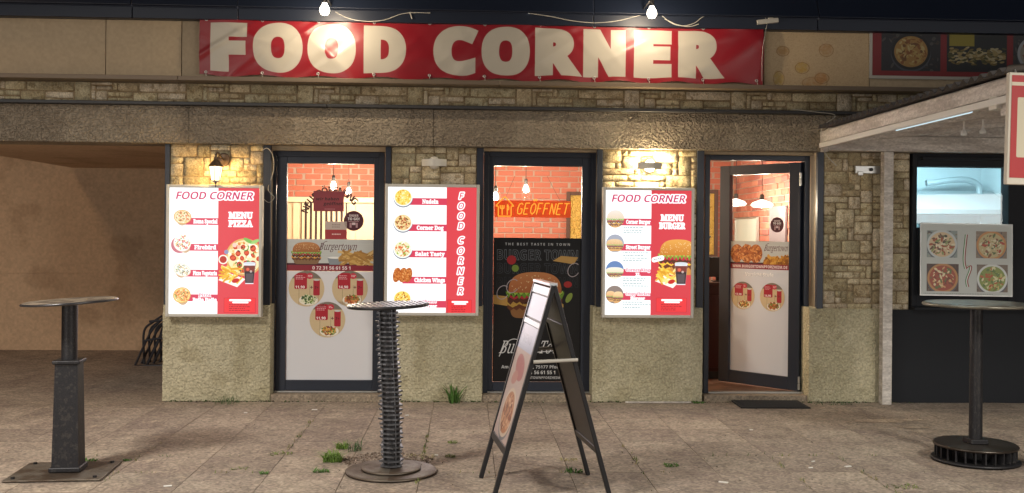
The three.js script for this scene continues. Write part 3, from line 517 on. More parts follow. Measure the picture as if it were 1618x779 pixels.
// ------------------------------------------------------------------ the room behind the doors
const RZ = -4.0, RX0 = -2.68, RX1 = 3.62, CEIL = 2.86;
struct(mesh('room_floor', span(RX0, RX1, -0.04, FLOOR - 0.001, RZ - 0.05, -0.3, 0.002), M.roomFloor));
struct(mesh('room_ceiling', span(RX0, RX1, CEIL, CEIL + 0.08, RZ - 0.05, -0.34, 0.002), M.roomWall));
const backWall = struct(mesh('room_wall_back', span(RX0, RX1, 0, CEIL, RZ - 0.12, RZ, 0.002), M.brickJoint));
const rightWall = struct(mesh('room_wall_right', span(RX1, RX1 + 0.1, 0, CEIL, RZ - 0.12, -0.34, 0.002), M.brickJoint));
struct(mesh('room_wall_front', span(RX0, RX1, LV.lintel0 + 0.02, CEIL + 0.08, -0.39, -0.341, 0.002), M.roomWall));
{
  const geos = [0.225, 0.205, 0.24].map((l) => rbox(l, 0.066, 0.02, 0.006)), gs = [0.225, 0.205, 0.24].map((l) => { const g = rbox(0.02, 0.066, l, 0.006); return g; });
  const put = (parent, lo, hi, vis, place, geo) => {
    const rest = [];
    for (let row = 0, y = 0.42; y < CEIL - 0.06; row++, y += 0.077) for (let u = lo + (row % 2 ? 0.0 : -0.12) + 0.12; u < hi - 0.1; u += 0.2455) {
      const k = (rnd() * 3) | 0, p = place(u, y, rr(-0.004, 0.006));
      if (vis(u, y)) mesh('brick', geo[k], M.brick[(rnd() * 5) | 0], parent, p); else rest.push(moved(geo[k].clone(), ...p));
    }
    const m = mesh('brickwork', merge(rest), M.brick[0], parent); m.userData.kind = 'stuff';
  };
  const ranges = [[448, 600, 250, 325], [772, 925, 255, 382], [1100, 1160, 250, 420]].map((q) => { const a = rectZ(...q, RZ); return [a.x0 - 0.1, a.x1 + 0.1, a.y0, a.y1]; });
  put(backWall, RX0, RX1, (u, y) => ranges.some(([a, b, c, d]) => u > a && u < b && y > c && y < d), (u, y, e) => [u, y, RZ + e], geos);
  put(rightWall, RZ + 0.05, -0.45, (u, y) => y > 1.35 && y < 2.8 && u < -0.9, (u, y, e) => [RX1 - e, y, u], gs);
}
// cream panelling with dark slits, seen through the left door
{
  const q = rectZ(440, 312, 605, 470, RZ + 0.1), t = thing('wall_panelling', 'cream wooden wall panelling with slatted screen seen through the closed left door', 'panelling', [0, 0, RZ]);
  mesh('panel_board', span(q.x0, q.x1, 0.06, q.y1 - 0.07, 0.03, 0.05, 0.003), M.cream, t); mesh('shelf', span(q.x0 - 0.02, q.x1 + 0.02, q.y1 - 0.068, q.y1, 0.03, 0.14, 0.006), M.cream, t);
  const s = rectZ(474, 320, 547, 470, RZ + 0.1); mesh('slit_board', span(s.x0, s.x1, 0.3, s.y1, 0.051, 0.058, 0.001), std({ color: lin(0.05, 0.03, 0.035), roughness: 0.7 }), t);
  for (let i = 0; i < 9; i++) { const x = s.x0 + (i + 0.5) * s.w / 9; mesh('slat', span(x - s.w / 9 * 0.27, x + s.w / 9 * 0.27, 0.3, s.y1 - 0.004, 0.0585, 0.085, 0.004), M.cream, t); }
  for (const px of [467, 556, 598]) { const x = onZ(px, 380, RZ + 0.1).x; mesh('trim_post', span(x - 0.04, x + 0.04, 0.06, q.y1 - 0.072, 0.051, 0.08, 0.004), M.cream, t); }
}
// gold relief panels in dark frames
function goldPanel(label, q, z) {
  const t = thing('wall_panel', label, 'wall panel', [q.cx, q.cy, z]), b = 0.05;
  mesh('relief', span(-q.w / 2, q.w / 2, -q.h / 2, q.h / 2, 0.026, 0.045, 0.002), M.gold, t);
  for (const s of [-1, 1]) { mesh('frame', span(s > 0 ? q.w / 2 : -q.w / 2 - b, s > 0 ? q.w / 2 + b : -q.w / 2, -q.h / 2 - b, q.h / 2 + b, 0.026, 0.07, 0.004), std({ color: lin(0.07, 0.03, 0.02), roughness: 0.5 }), t); mesh('frame', span(-q.w / 2, q.w / 2, s > 0 ? q.h / 2 : -q.h / 2 - b, s > 0 ? q.h / 2 + b : -q.h / 2, 0.026, 0.068, 0.004), std({ color: lin(0.07, 0.03, 0.02), roughness: 0.5 }), t); }
}
goldPanel('gold relief panel in dark frame beside the glowing orange open sign', rectZ(900, 309, 936, 420, RZ), RZ);
goldPanel('gold relief panel in dark frame above the dark counter', rectZ(1096, 306, 1127, 402, RZ), RZ);
// counter, screen and desk lamp behind the open door
{
  const zc = -1.15, q = rectZ(1090, 440, 1142, 600, zc), t = thing('counter', 'dark mahogany serving counter behind the open door', 'counter', [0, FLOOR, zc]);
  mesh('body', span(q.x0 - 0.7, q.x1, 0, 1.0, -0.55, 0, 0.006), M.mahogany, t); mesh('counter_top', span(q.x0 - 0.74, q.x1 + 0.03, 1.001, 1.04, -0.6, 0.04, 0.008), M.mahogany, t);
  for (let i = 0; i < 3; i++) mesh('front_panel', span(q.x1 - 0.32 - i * 0.33, q.x1 - 0.03 - i * 0.33, 0.12, 0.9, 0.001, 0.02, 0.008), M.mahogany, t);
  mesh('plinth', span(q.x0 - 0.69, q.x1 - 0.01, 0.001, 0.08, 0.001, 0.012, 0.003), M.blackPlastic, t);
  const m = thing('till_screen', 'black till screen standing on the mahogany counter', 'screen', [onZ(1130, 420, zc - 0.2).x, FLOOR + 1.041, zc - 0.2]);
  mesh('monitor', span(-0.09, 0.16, 0.05, 0.27, -0.02, 0.01, 0.008), M.blackPlastic, m); mesh('foot', span(-0.03, 0.1, 0, 0.01, -0.08, 0.06, 0.004), M.blackPlastic, m); mesh('neck', span(0.015, 0.055, 0.01, 0.06, -0.04, -0.02, 0.004), M.blackPlastic, m);
  const d = thing('desk_lamp', 'small black gooseneck lamp on the mahogany counter', 'lamp', [onZ(1108, 440, zc - 0.3).x, FLOOR + 1.041, zc - 0.3]);
  mesh('foot', moved(new THREE.CylinderGeometry(0.05, 0.055, 0.02, 20), 0, 0.01, 0), M.blackPlastic, d); mesh('neck', tube([[0, 0.02, 0], [-0.01, 0.3, 0], [0.0, 0.45, 0], [0.04, 0.5, 0]], 0.008), M.blackPlastic, d); mesh('head', moved(new THREE.CylinderGeometry(0.02, 0.035, 0.06, 16).rotateZ(0.9), 0.06, 0.49, 0), M.blackPlastic, d);
}
// things on the right-hand room wall, seen through the open door's pane
{
  const wx = RX1 - 0.012, box = (name, label, cat, px0, py0, px1, py1, mat, fr) => {
    const a = onX(px0, (py0 + py1) / 2, wx), b = onX(px1, (py0 + py1) / 2, wx), c = onX((px0 + px1) / 2, py0, wx), e = onX((px0 + px1) / 2, py1, wx);
    const t = thing(name, label, cat, [wx, e.y, (a.z + b.z) / 2]), hw = (b.z - a.z) / 2, hh = c.y - e.y;
    mesh('board', span(-0.03, -0.004, 0, hh, -hw, hw, 0.003), mat, t);
    if (fr) { for (const s of [-1, 1]) mesh('frame', span(-0.04, -0.005, -0.02, hh + 0.02, s > 0 ? hw + 0.001 : -hw - 0.03, s > 0 ? hw + 0.03 : -hw - 0.001, 0.003), fr, t); mesh('frame', span(-0.038, -0.005, hh + 0.001, hh + 0.02, -hw, hw, 0.003), fr, t); }
  };
  box('whiteboard', 'pale framed board on the brick side wall beyond the open door', 'board', 1166, 346, 1199, 390, std({ color: lin(0.6, 0.72, 0.7), roughness: 0.4 }), M.alu);
  box('wall_cabinet', 'tall grey cabinet against the brick side wall beyond the open door', 'cabinet', 1219, 326, 1244, 470, std({ color: lin(0.16, 0.14, 0.16), roughness: 0.5 }));
}
// pendant lamps
const bulbMat = (r, g, b, k) => std({ color: 0x000000, emissive: lin(r, g, b), emissiveIntensity: k, roughness: 0.4 });
function pendant(label, px, py, z, k = 7.5, flat = false) {
  const p = onZ(px, py, z), t = thing('pendant_lamp', label, 'lamp', [p.x, p.y, z], 'pendant lamps in the dining room');
  mesh('cord', rod([0, 0.12, 0], [0, CEIL - p.y - 0.02, 0], 0.004, 6), M.blackPlastic, t); mesh('ceiling_cup', moved(new THREE.CylinderGeometry(0.04, 0.05, 0.025, 18), 0, CEIL - p.y - 0.0135, 0), M.blackPlastic, t);
  if (flat) {
    mesh('socket', moved(new THREE.CylinderGeometry(0.02, 0.03, 0.06, 14), 0, 0.09, 0), M.blackPlastic, t);
    mesh('glowing_disc', lathe([[0, -0.03], [0.1, -0.025], [0.125, 0], [0.1, 0.03], [0.03, 0.055], [0, 0.06]], 28), bulbMat(1, 0.93, 0.8, 2.4), t);
  } else {
    mesh('socket', moved(new THREE.CylinderGeometry(0.018, 0.022, 0.07, 14), 0, 0.09, 0), M.blackPlastic, t);
    mesh('bulb', lathe([[0, -0.045], [0.026, -0.036], [0.037, -0.01], [0.032, 0.018], [0.018, 0.045], [0.014, 0.06]], 20), bulbMat(1, 0.9, 0.7, 9), t);
    mesh('glass_shade', lathe([[0.055, -0.12], [0.062, -0.02], [0.05, 0.06], [0.02, 0.1]], 24), M.glass, t);
  }
  const l = new THREE.PointLight(lin(1, 0.84, 0.62), k); l.position.set(0, -0.01, 0); l.castShadow = true; l.shadow.radius = 2; t.add(l);
}
pendant('clear glass pendant bulb seen through the left door', 527, 294, -2.2);
pendant('clear glass pendant bulb hanging above the glowing orange open sign', 831, 299, -2.4);
pendant('bright pendant bulb touching the left edge of the middle door pane', 783, 311, -1.7);
pendant('flat white pendant lamp beyond the open door, nearer its free edge', 1163, 322, -2.2, 3.5, true);
pendant('flat white pendant lamp beyond the open door, nearer the grey cabinet', 1204, 324, -1.5, 3.5, true);
pendant('second pendant bulb seen through the left door behind the opening poster', 551, 303, -3.0, 5);

// ------------------------------------------------------------------ illuminated menu boxes
function contactBox(c, x, y, w, h, seed) { c.fillStyle = '#e23a3f'; c.fillRect(x, y, w, h); c.strokeStyle = '#b8242c'; c.lineWidth = 2; c.strokeRect(x, y, w, h); c.fillStyle = '#fff'; c.beginPath(); c.roundRect(x + w * 0.16, y + h * 0.08, w * 0.7, h * 0.14, 6); c.fill(); c.beginPath(); c.roundRect(x + w * 0.26, y + h * 0.24, w * 0.52, h * 0.12, 6); c.fill(); A.lines(c, x + w * 0.16, y + h * 0.44, 4, w * 0.66, h * 0.13, '#a01f28', seed); }
function titleRow(c, w, y, split) {
  A.text(c, 'FOOD CORNER', w / 2, y, 62, '#fff', { skew: 0.22, width: w * 0.86, stroke: '#fff', lw: 18 });
  A.text(c, 'FOOD CORNER', w / 2, y, 62, '#c22a5c', { skew: 0.22, width: w * 0.86, fat: 2.5 });
}
function lightBox(label, px, draw, dz = 0) {
  const q = rectZ(...px, 0.12), t = thing('light_box', label, 'light box', [q.cx, q.cy, 0], 'illuminated menu boxes on the pillars'), w = q.w, h = q.h, b = 0.028, d0 = 0.012, d1 = 0.115;
  mesh('housing', span(-w / 2 + 0.01, w / 2 - 0.01, -h / 2 + 0.01, h / 2 - 0.01, d0, d1 - 0.02, 0.004), M.alu, t);
  for (const s of [-1, 1]) {
    mesh('frame_rail', span(s > 0 ? w / 2 - b : -w / 2, s > 0 ? w / 2 : -w / 2 + b, -h / 2, h / 2, d0 + 0.02, d1 + 0.006, 0.006), M.aluBrush, t);
    mesh('frame_rail', span(-w / 2 + b, w / 2 - b, s > 0 ? h / 2 - b : -h / 2, s > 0 ? h / 2 : -h / 2 + b, d0 + 0.02, d1 + 0.005, 0.006), M.aluBrush, t);
  }
  const iw = w - 2 * b, ih = h - 2 * b, tex = canvasTex(560, Math.round(560 * ih / iw), (c, cw, ch) => draw(c, cw, ch, (p) => (p - px[0] - 4.6) / (px[2] - px[0] - 9.2) * cw, (p) => (p - px[1] - 4.6) / (px[3] - px[1] - 9.2) * ch));
  mesh('lit_print', plane(iw, ih, 0, 0, d1 - 0.01), std({ color: 0x000000, emissive: 0xffffff, emissiveMap: tex, emissiveIntensity: 1.22, roughness: 0.3 }), t);
  const l = new THREE.RectAreaLight(lin(1, 0.88, 0.88), 3.2, iw, ih); l.position.set(0, 0, d1 + 0.012); l.rotation.y = Math.PI; t.add(l);
}
const bar = (c, x0, x1, y, hh) => { c.fillStyle = '#cf4159'; c.fillRect(x0, y - hh, x1 - x0, hh * 2); };
function items(c, X, Y, split, rows, cx, rad, drawFood, small) {
  rows.forEach(([cy, ly, name, two], k) => {
    bar(c, X(cx), X(split) + 1, Y(ly), Y(ly + 5.4) - Y(ly)); drawFood(c, X(cx), Y(cy), X(cx + rad) - X(cx), k);
    const mid = (X(cx + rad) + X(split)) / 2 + 4, wd = (X(split) - X(cx + rad)) * 0.9;
    if (two) { A.text(c, name, mid, Y(ly - 4.4), 28, '#fff', { bold: true, font: 'serif', width: Math.min(wd, 15 * name.length), stroke: '#fff', lw: 7 }); A.text(c, name, mid, Y(ly - 4.4), 28, '#d9607a', { bold: true, font: 'serif', width: Math.min(wd, 15 * name.length) }); A.text(c, two, mid, Y(ly + 3), 28, '#fff', { bold: true, font: 'serif', width: Math.min(wd, 16 * two.length), fat: 3 }); }
    else A.text(c, name, mid, Y(ly), 34, '#fff', { bold: true, font: 'serif', width: Math.min(wd, 17 * name.length), fat: 3 });
    if (small) A.lines(c, X(cx + 13), Y(ly + 8), small[k], 180, 17, '#9fb4b6', 90 + k);
  });
}
function headline(c, x, y, a, b) { [a, b].forEach((s, i) => A.text(c, s, x, y + i * 52, 54, '#fff', { bold: true, font: 'serif', width: [150, 170][s.length > 5 ? 1 : 0], fat: 6 })); }
lightBox('lit menu box headed MENU PIZZA under the glowing lantern', [261.5, 292, 413.5, 501], (c, w, h, X, Y) => {
  c.fillStyle = '#fff'; c.fillRect(0, 0, w, h); c.fillStyle = RED; c.fillRect(X(343.5), 0, w, h);
  A.pizza(c, X(386), Y(406), 118, 9); A.blob(c, X(377), Y(390), 12, 12, '#f3b9a0'); A.blob(c, X(352), Y(410), 30, 30, '#f4ecdc'); A.blob(c, X(352), Y(410), 22, 22, '#b3362a'); A.blob(c, X(357), Y(398), 14, 14, '#8d8fb0'); A.blob(c, X(370), Y(387), 14, 14, '#f0c8b8'); A.blob(c, X(392), Y(380), 34, 12, '#7db356', 0.5); A.blob(c, X(403), Y(381), 30, 11, '#98c772', -0.4);
  A.fries(c, X(366), Y(435), 170, 150, 12); A.cola(c, X(394), Y(432), 76, 132);
  titleRow(c, w, Y(309), 0); headline(c, X(379), Y(340), 'MENU', 'PIZZA');
  items(c, X, Y, 343.5, [[343, 350, 'Roma Special'], [384, 391, 'Firebird'], [427, 432, 'Pizza Vegetaria'], [467, 471, 'Pizza', 'Bella Italia']], 287, 14, (c2, x, y, r, k) => { c2.save(); c2.translate(x, y); c2.rotate([0.1, -0.5, 0.3, -0.2][k]); c2.scale(1, [0.8, 1, 0.72, 0.9][k]);
    if (k === 1) A.blob(c2, -r * 0.35, r * 0.05, r, r * 0.96, '#c2707a');
    A.blob(c2, 0, r * 0.5, r * 0.6, r * 0.75, '#c8a684'); A.pizza(c2, 0, 0, r, 30 + k, [{ n: 9, top: ['#c86a4a', '#e8a070'], base: '#f6d9b0' }, { n: 7, top: ['#d0404a', '#f0a8a0'], base: '#fbf3ee', crust: '#f3e6dc' }, { n: 8, top: ['#8f9a86', '#dfe4d8'], base: '#f8f4ec', crust: '#e6d6be' }, { n: 16, top: ['#d8603a', '#f4c070'], base: '#f4d88a' }][k]); c2.restore(); });
  contactBox(c, X(354), Y(471), X(404) - X(354), Y(494) - Y(471), 2);
});
lightBox('lit menu box with vertical FOOD CORNER lettering on its red edge', [607.5, 291, 757, 499], (c, w, h, X, Y) => {
  c.fillStyle = '#fff'; c.fillRect(0, 0, w, h); c.fillStyle = RED; c.fillRect(X(705), 0, w, h);
  [['F', 309], ['O', 325], ['O', 341], ['D', 357], ['C', 379.5], ['O', 396], ['R', 411.5], ['N', 428], ['E', 444], ['R', 460]].forEach(([s, y]) => { A.text(c, s, X(728), Y(y), 54, '#fff', { skew: 0.2, stroke: '#fff', lw: 17 }); A.text(c, s, X(728), Y(y), 54, '#d23a52', { skew: 0.2, fat: 1.5 }); });
  items(c, X, Y, 705, [[312, 318.5, 'Nudeln'], [352, 360, 'Corner Dog'], [394, 401.5, 'Salat Tasty'], [435, 443, 'Chicken Wings'], [473, 481, 'Cheese', 'burger']], 636, 15, (c2, x, y, r, k) => {
    if (k === 3) { A.chicken(c2, x, y, r * 2, r * 1.7, 51); } else A.plate(c2, x, y, r, 40 + k, [['#f0d060', '#f8e48a', '#d8a838', '#fdf2c0'], ['#e8c88a', '#b8482a', '#f4e2b0', '#8a5a2a'], ['#e9e4b8', '#8db04a', '#d86a3a', '#fdfae8'], 0, ['#f2d668', '#e8a83a', '#a8602a', '#fbeaa8']][k]);
  });
  contactBox(c, X(708), Y(474), X(746) - X(708), Y(495) - Y(474), 3);
});
lightBox('lit menu box headed MENU BURGER under the up-and-down wall lamp', [952, 296, 1097, 502.5], (c, w, h, X, Y) => {
  c.fillStyle = '#fff'; c.fillRect(0, 0, w, h); c.fillStyle = '#cf3f48'; c.fillRect(X(1029), 0, w, h);
  A.burger(c, X(1072), Y(406), 250, 230, 61, { top: '#e3a54e', top2: '#c47a2c', cheese: '#f3c240' });
  c.save(); c.translate(X(1040), Y(409)); c.rotate(-0.25); c.fillStyle = '#fff'; c.beginPath(); c.roundRect(-42, -17, 84, 34, 16); c.fill(); A.lines(c, -26, -4, 1, 52, 20, '#9aa', 4); c.restore();
  A.fries(c, X(1056), Y(437), 170, 150, 15); A.cola(c, X(1077), Y(433), 84, 140);
  titleRow(c, w, Y(313.5), 0); headline(c, X(1062), Y(344), 'MENU', 'BURGER');
  items(c, X, Y, 1029, [[346, 351, 'Corner Burger'], [385, 391, 'Street Burger'], [427, 431, 'Corner King', 'XL'], [466, 469, 'Crispy Chicken', 'Burger']], 972, 14, (c2, x, y, r, k) => { c2.save(); c2.beginPath(); c2.arc(x, y, r, 0, 7); c2.clip(); c2.fillStyle = ['#d9d9e6', '#8a90a0', '#3f64a0', '#6d5a50'][k]; c2.fillRect(x - r, y - r, 2 * r, 2 * r); if (k === 3) { A.burger(c2, x - r * 0.45, y + r * 0.2, r * 1.05, r * 1.2, 75, { top: '#e8b878', top2: '#d89858' }); A.burger(c2, x + r * 0.4, y + r * 0.3, r * 1.15, r * 1.3, 76, { top: '#f0c88a', top2: '#e0a868' }); } else A.burger(c2, x + [0.25, -0.05, 0][k] * r, y + [0.1, 0.2, 0.35][k] * r, r * [2.4, 1.9, 2.2][k], r * [2.1, 1.35, 1.3][k], 70 + k, [{ top: '#e6d8cc', top2: '#d8c0a0' }, { top: '#e9bd84', top2: '#d09a5c' }, { top: '#f4ead8', top2: '#e0cca8', low: '#e8d8b8' }][k]); c2.fillStyle = 'rgba(255,255,255,0.22)'; c2.fillRect(x - r, y - r, 2 * r, 2 * r); c2.restore(); }, [3, 4, 4, 3]);
  contactBox(c, X(1038), Y(471), X(1086) - X(1038), Y(493) - Y(471), 5);
});

// ------------------------------------------------------------------ banner
{
  const q = rectZ(315, 33.5, 1206, 125.5, Z.banner + 0.03), t = thing('banner', 'red vinyl banner with large white FOOD CORNER letters', 'banner', [q.cx, q.cy, Z.banner]);
  const tex = canvasTex(2048, 220, (c, w, h) => {
    const X = (p) => (p - 315) / 891 * w; c.fillStyle = '#7c101d'; c.fillRect(0, 0, w, h);
    c.font = 'bold 200px sans-serif'; c.lineJoin = 'miter'; c.miterLimit = 6; c.textBaseline = 'alphabetic'; c.textAlign = 'left';
    for (const [s, a, b] of [['F', 332, 389], ['O', 398, 475], ['O', 482, 558], ['D', 570, 637], ['C', 679, 749], ['O', 755, 832], ['R', 840, 910], ['N', 917, 985], ['E', 998, 1059], ['R', 1069, 1139]]) {
      const m = c.measureText(s), lw = 24, bw = m.actualBoundingBoxRight + m.actualBoundingBoxLeft + lw, bh = m.actualBoundingBoxAscent + m.actualBoundingBoxDescent + lw, round = s === 'O' || s === 'C';
      const y0 = h * (round ? 0.085 : 0.1), y1 = h * (round ? 0.935 : 0.92), sx = (X(b) - X(a)) / bw, sy = (y1 - y0) / bh;
      c.save(); c.translate(X(a), y0); c.scale(sx, sy); c.translate(m.actualBoundingBoxLeft + lw / 2, m.actualBoundingBoxAscent + lw / 2); c.lineWidth = lw; c.fillStyle = c.strokeStyle = '#a8a399'; c.fillText(s, 0, 0); c.strokeText(s, 0, 0); c.restore();
    }
  });
  const g = new THREE.PlaneGeometry(q.w, q.h, 260, 34), P = g.attributes.position, r = mulberry(91), eyes = Array.from({ length: 11 }, (_, i) => -q.w / 2 + 0.06 + i * (q.w - 0.12) / 10);
  const folds = Array.from({ length: 60 }, () => ({ x: (r() - 0.5) * q.w, y: (r() - 0.5) * q.h, a: (r() < 0.6 ? 1 : -1) * (0.2 + 0.7 * r()), l: 0.15 + 0.4 * r(), w: 0.025 + 0.045 * r(), k: (r() - 0.4) * 0.026 }));
  for (let i = 0; i < P.count; i++) {
    const x = P.getX(i), y = P.getY(i), v = (y / q.h + 0.5); let z = 0.02 * Math.sin(Math.PI * v) + 0.006 * Math.sin(x * 2.3 + 1) + 0.005 * Math.sin(x * 5.1 + y * 4);
    let near = 9; for (const e of eyes) near = Math.min(near, Math.abs(x - e)); const edge = Math.pow(Math.abs(v - 0.5) * 2, 4); z += edge * (Math.min(near, 0.22) * 0.09);
    for (const f of folds) { const dx = x - f.x, dy = y - f.y, cs = Math.cos(f.a), sn = Math.sin(f.a), u = dx * cs + dy * sn, n = -dx * sn + dy * cs; z += f.k * Math.exp(-u * u / (f.l * f.l) - n * n / (f.w * f.w)); }
    P.setXYZ(i, x, y + (v < 0.5 ? 0.012 : -0.006) * Math.cos((x + q.w / 2) * 11.3) * edge, z + 0.012);
  }
  g.computeVertexNormals();
  mesh('vinyl_sheet', g, std({ map: tex, roughness: 0.36, side: THREE.DoubleSide }), t);
  for (const e of eyes) for (const s of [-1, 1]) { mesh('eyelet', moved(new THREE.TorusGeometry(0.011, 0.004, 6, 14), e, s * (q.h / 2 - 0.03), 0.026), M.alu, t); }
  for (const e of eyes) mesh('cord', tube([[e, -q.h / 2 + 0.03, 0.028], [e + 0.006, -q.h / 2 - 0.005, 0.038], [e + 0.01, -q.h / 2 - 0.03, 0.03]], 0.003, 8, 5), M.cable, t);
}

// ------------------------------------------------------------------ bare bulbs above the banner, their cable
function bareBulb(label, px, py, k) {
  const z = 0.66, p = onZ(px, py, z), t = thing('bare_bulb', label, 'bulb', [p.x, p.y, z], 'bare bulbs above the banner');
  mesh('bulb', lathe([[0, -0.052], [0.03, -0.044], [0.045, -0.014], [0.04, 0.016], [0.022, 0.045], [0.018, 0.06]], 24), bulbMat(1, 0.9, 0.72, 14), t);
  mesh('socket', moved(new THREE.CylinderGeometry(0.02, 0.022, 0.06, 16), 0, 0.088, 0), M.blackPlastic, t);
  mesh('bracket_arm', merge([rod([0, 0.11, 0], [0, 0.13, -0.05], 0.008), rod([0, 0.13, -0.05], [0, 0.13, Z.eave - z + 0.002], 0.008)]), M.blackPlastic, t);
  const l = new THREE.PointLight(lin(1, 0.8, 0.55), k); l.castShadow = true; l.shadow.radius = 2.2; t.add(l);
}
bareBulb('bare bulb glowing above the second O of the banner', 513, 15, 2.9);
bareBulb('bare bulb glowing above the E of the banner', 1030, 20, 2.8);
{
  const z = Z.eave + 0.012, c = (list, zz = z) => list.map(([x, y]) => onZ(x, y, zz));
  tag(mesh('power_cable', merge([tube([...c([[530, 19], [548, 28], [575, 33.5], [605, 32], [635, 22], [650, 20], [680, 20.5]])], 0.0036, 60, 6), rod(onZ(648, 19, z).toArray(), onZ(651, 30, z).toArray(), 0.006), tube([...c([[836, 21], [870, 26], [905, 33], [940, 36], [975, 33], [1000, 27], [1016, 23]])], 0.0036, 60, 6)]), M.cable), 'slack white power cable strung along the dark eave between the two bare bulbs', 'cable');
  tag(mesh('power_cable', merge([tube(c([[1046, 25], [1062, 37], [1080, 41], [1098, 36], [1112, 26], [1150, 24], [1185, 20], [1204, 22], [1210, 29]]), 0.0036, 60, 6), tube(c([[1050, 30], [1070, 39], [1090, 42], [1104, 38]]), 0.004, 30, 6), tube(c([[1212, 38], [1206, 70], [1204, 100], [1204, 128]], 0.21), 0.003, 30, 6)]), M.cable), 'white power cable running from the bare bulb above the E to the junction box', 'cable');
  const q = rectZ(1197, 27, 1231, 39, z + 0.02), j = thing('junction_box', 'cream junction box on the eave at the end of the banner', 'junction box', [q.cx, q.cy, z - 0.01]);
  const g = rbox(q.w, q.h * 0.62, 0.05, 0.006); mesh('box', g, M.cable, j).rotation.z = 0.12; mesh('plug', moved(rbox(0.05, 0.04, 0.04, 0.008), 0.03, 0.045, 0), M.cable, j);
  const s = thing('eave_lamp', 'tiny white spot lamp on the dark eave above the R of the banner', 'lamp', onZ(836, 19, z).toArray());
  mesh('lens', new THREE.SphereGeometry(0.012, 12, 8), bulbMat(1, 0.97, 0.85, 4), s); mesh('clip', moved(rbox(0.03, 0.012, 0.02, 0.004), 0, 0.014, -0.006), M.blackPlastic, s);
}

// ------------------------------------------------------------------ wall lamps
{ // lantern
  const p = onZ(341, 268, 0.15), t = thing('wall_lantern', 'glowing carriage lantern on the pillar over the pizza menu box', 'lantern', [p.x, p.y, 0.15]), K = M.blackPlastic, bronze = std({ color: lin(0.12, 0.08, 0.055), roughness: 0.4, metalness: 0.6 });
  mesh('wall_plate', moved(new THREE.SphereGeometry(0.06, 20, 12).scale(1, 1.1, 0.35), 0.035, 0.105, -0.155), bronze, t);
  mesh('arm', tube([[0.03, 0.1, -0.15], [0.02, 0.13, -0.09], [0.008, 0.16, -0.03], [0, 0.14, 0]], 0.009), bronze, t);
  const roofG = new THREE.CylinderGeometry(0.018, 0.078, 0.07, 6); roofG.translate(0, 0.062, 0); mesh('lantern_roof', roofG, bronze, t);
  mesh('finial', moved(lathe([[0, 0.05], [0.01, 0.045], [0.006, 0.03], [0.016, 0.02], [0.02, 0]], 12), 0, 0.096, 0), bronze, t);
  const cage = []; for (let i = 0; i < 6; i++) { const a = i * Math.PI / 3; cage.push(rod([Math.sin(a) * 0.064, 0.026, Math.cos(a) * 0.064], [Math.sin(a) * 0.042, -0.1, Math.cos(a) * 0.042], 0.0035, 6)); }
  mesh('cage', merge(cage), bronze, t);
  mesh('base_ring', moved(new THREE.CylinderGeometry(0.046, 0.03, 0.014, 6), 0, -0.107, 0), bronze, t); mesh('drop', moved(lathe([[0, -0.05], [0.006, -0.04], [0.004, -0.02], [0.01, -0.004], [0.012, 0.006]], 10), 0, -0.118, 0), K, t);
  const gl = new THREE.CylinderGeometry(0.06, 0.039, 0.122, 6, 1, true); gl.translate(0, -0.037, 0);
  mesh('glowing_glass', gl, bulbMat(1, 0.8, 0.45, 4), t);
  const l = new THREE.PointLight(lin(1, 0.62, 0.22), 1.3); l.position.set(0, -0.03, 0); l.castShadow = true; l.shadow.radius = 2; t.add(l);
}
function waveLamp(label, px, py, lit) {
  const p = onZ(px, py, 0.06), t = thing('wall_lamp', label, 'wall lamp', [p.x, p.y, 0]), w = 0.235, h = 0.066;
  const g = new THREE.BoxGeometry(w, h, 0.004, 24, 2, 1), P = g.attributes.position;
  for (let i = 0; i < P.count; i++) { const x = P.getX(i), b = Math.cos(Math.min(1, Math.abs(x) / (w / 2)) * Math.PI / 2); P.setZ(i, P.getZ(i) + 0.05 + 0.055 * b); P.setY(i, P.getY(i) * (1 - (lit ? 0.18 * Math.pow(b, 3) : -0.05 * b))); }
  g.computeVertexNormals(); mesh('curved_shield', g, M.aluBrush, t);
  mesh('back_plate', moved(new THREE.CylinderGeometry(0.055, 0.055, 0.02, 28).rotateX(Math.PI / 2), 0, 0, -0.004), M.aluBrush, t);
  mesh('arm', merge([rod([-w / 2 + 0.012, 0, 0.0], [-w / 2 + 0.012, 0, 0.052], 0.006), rod([w / 2 - 0.012, 0, 0.0], [w / 2 - 0.012, 0, 0.052], 0.006), rod([0, 0, 0], [0, 0, 0.03], 0.018)]), M.aluBrush, t);
  mesh('glass_dome', moved(lathe([[0, -0.06], [0.03, -0.054], [0.044, -0.03], [0.046, 0], [0.044, 0.03], [0.03, 0.054], [0, 0.06]], 26).scale(1, 1, 0.62), 0, 0, 0.058), lit ? bulbMat(1, 0.88, 0.62, 9) : std({ color: lin(0.6, 0.56, 0.5), roughness: 0.3 }), t);
  if (lit) { const l = new THREE.PointLight(lin(1, 0.78, 0.45), 4.2); l.position.set(0, 0, 0.06); l.castShadow = true; l.shadow.radius = 2; t.add(l); }
}
waveLamp('unlit curved metal wall lamp on the pillar between the two closed doors', 686, 257, false);
waveLamp('lit curved wall lamp throwing yellow light up and down the pillar', 1027, 262, true);

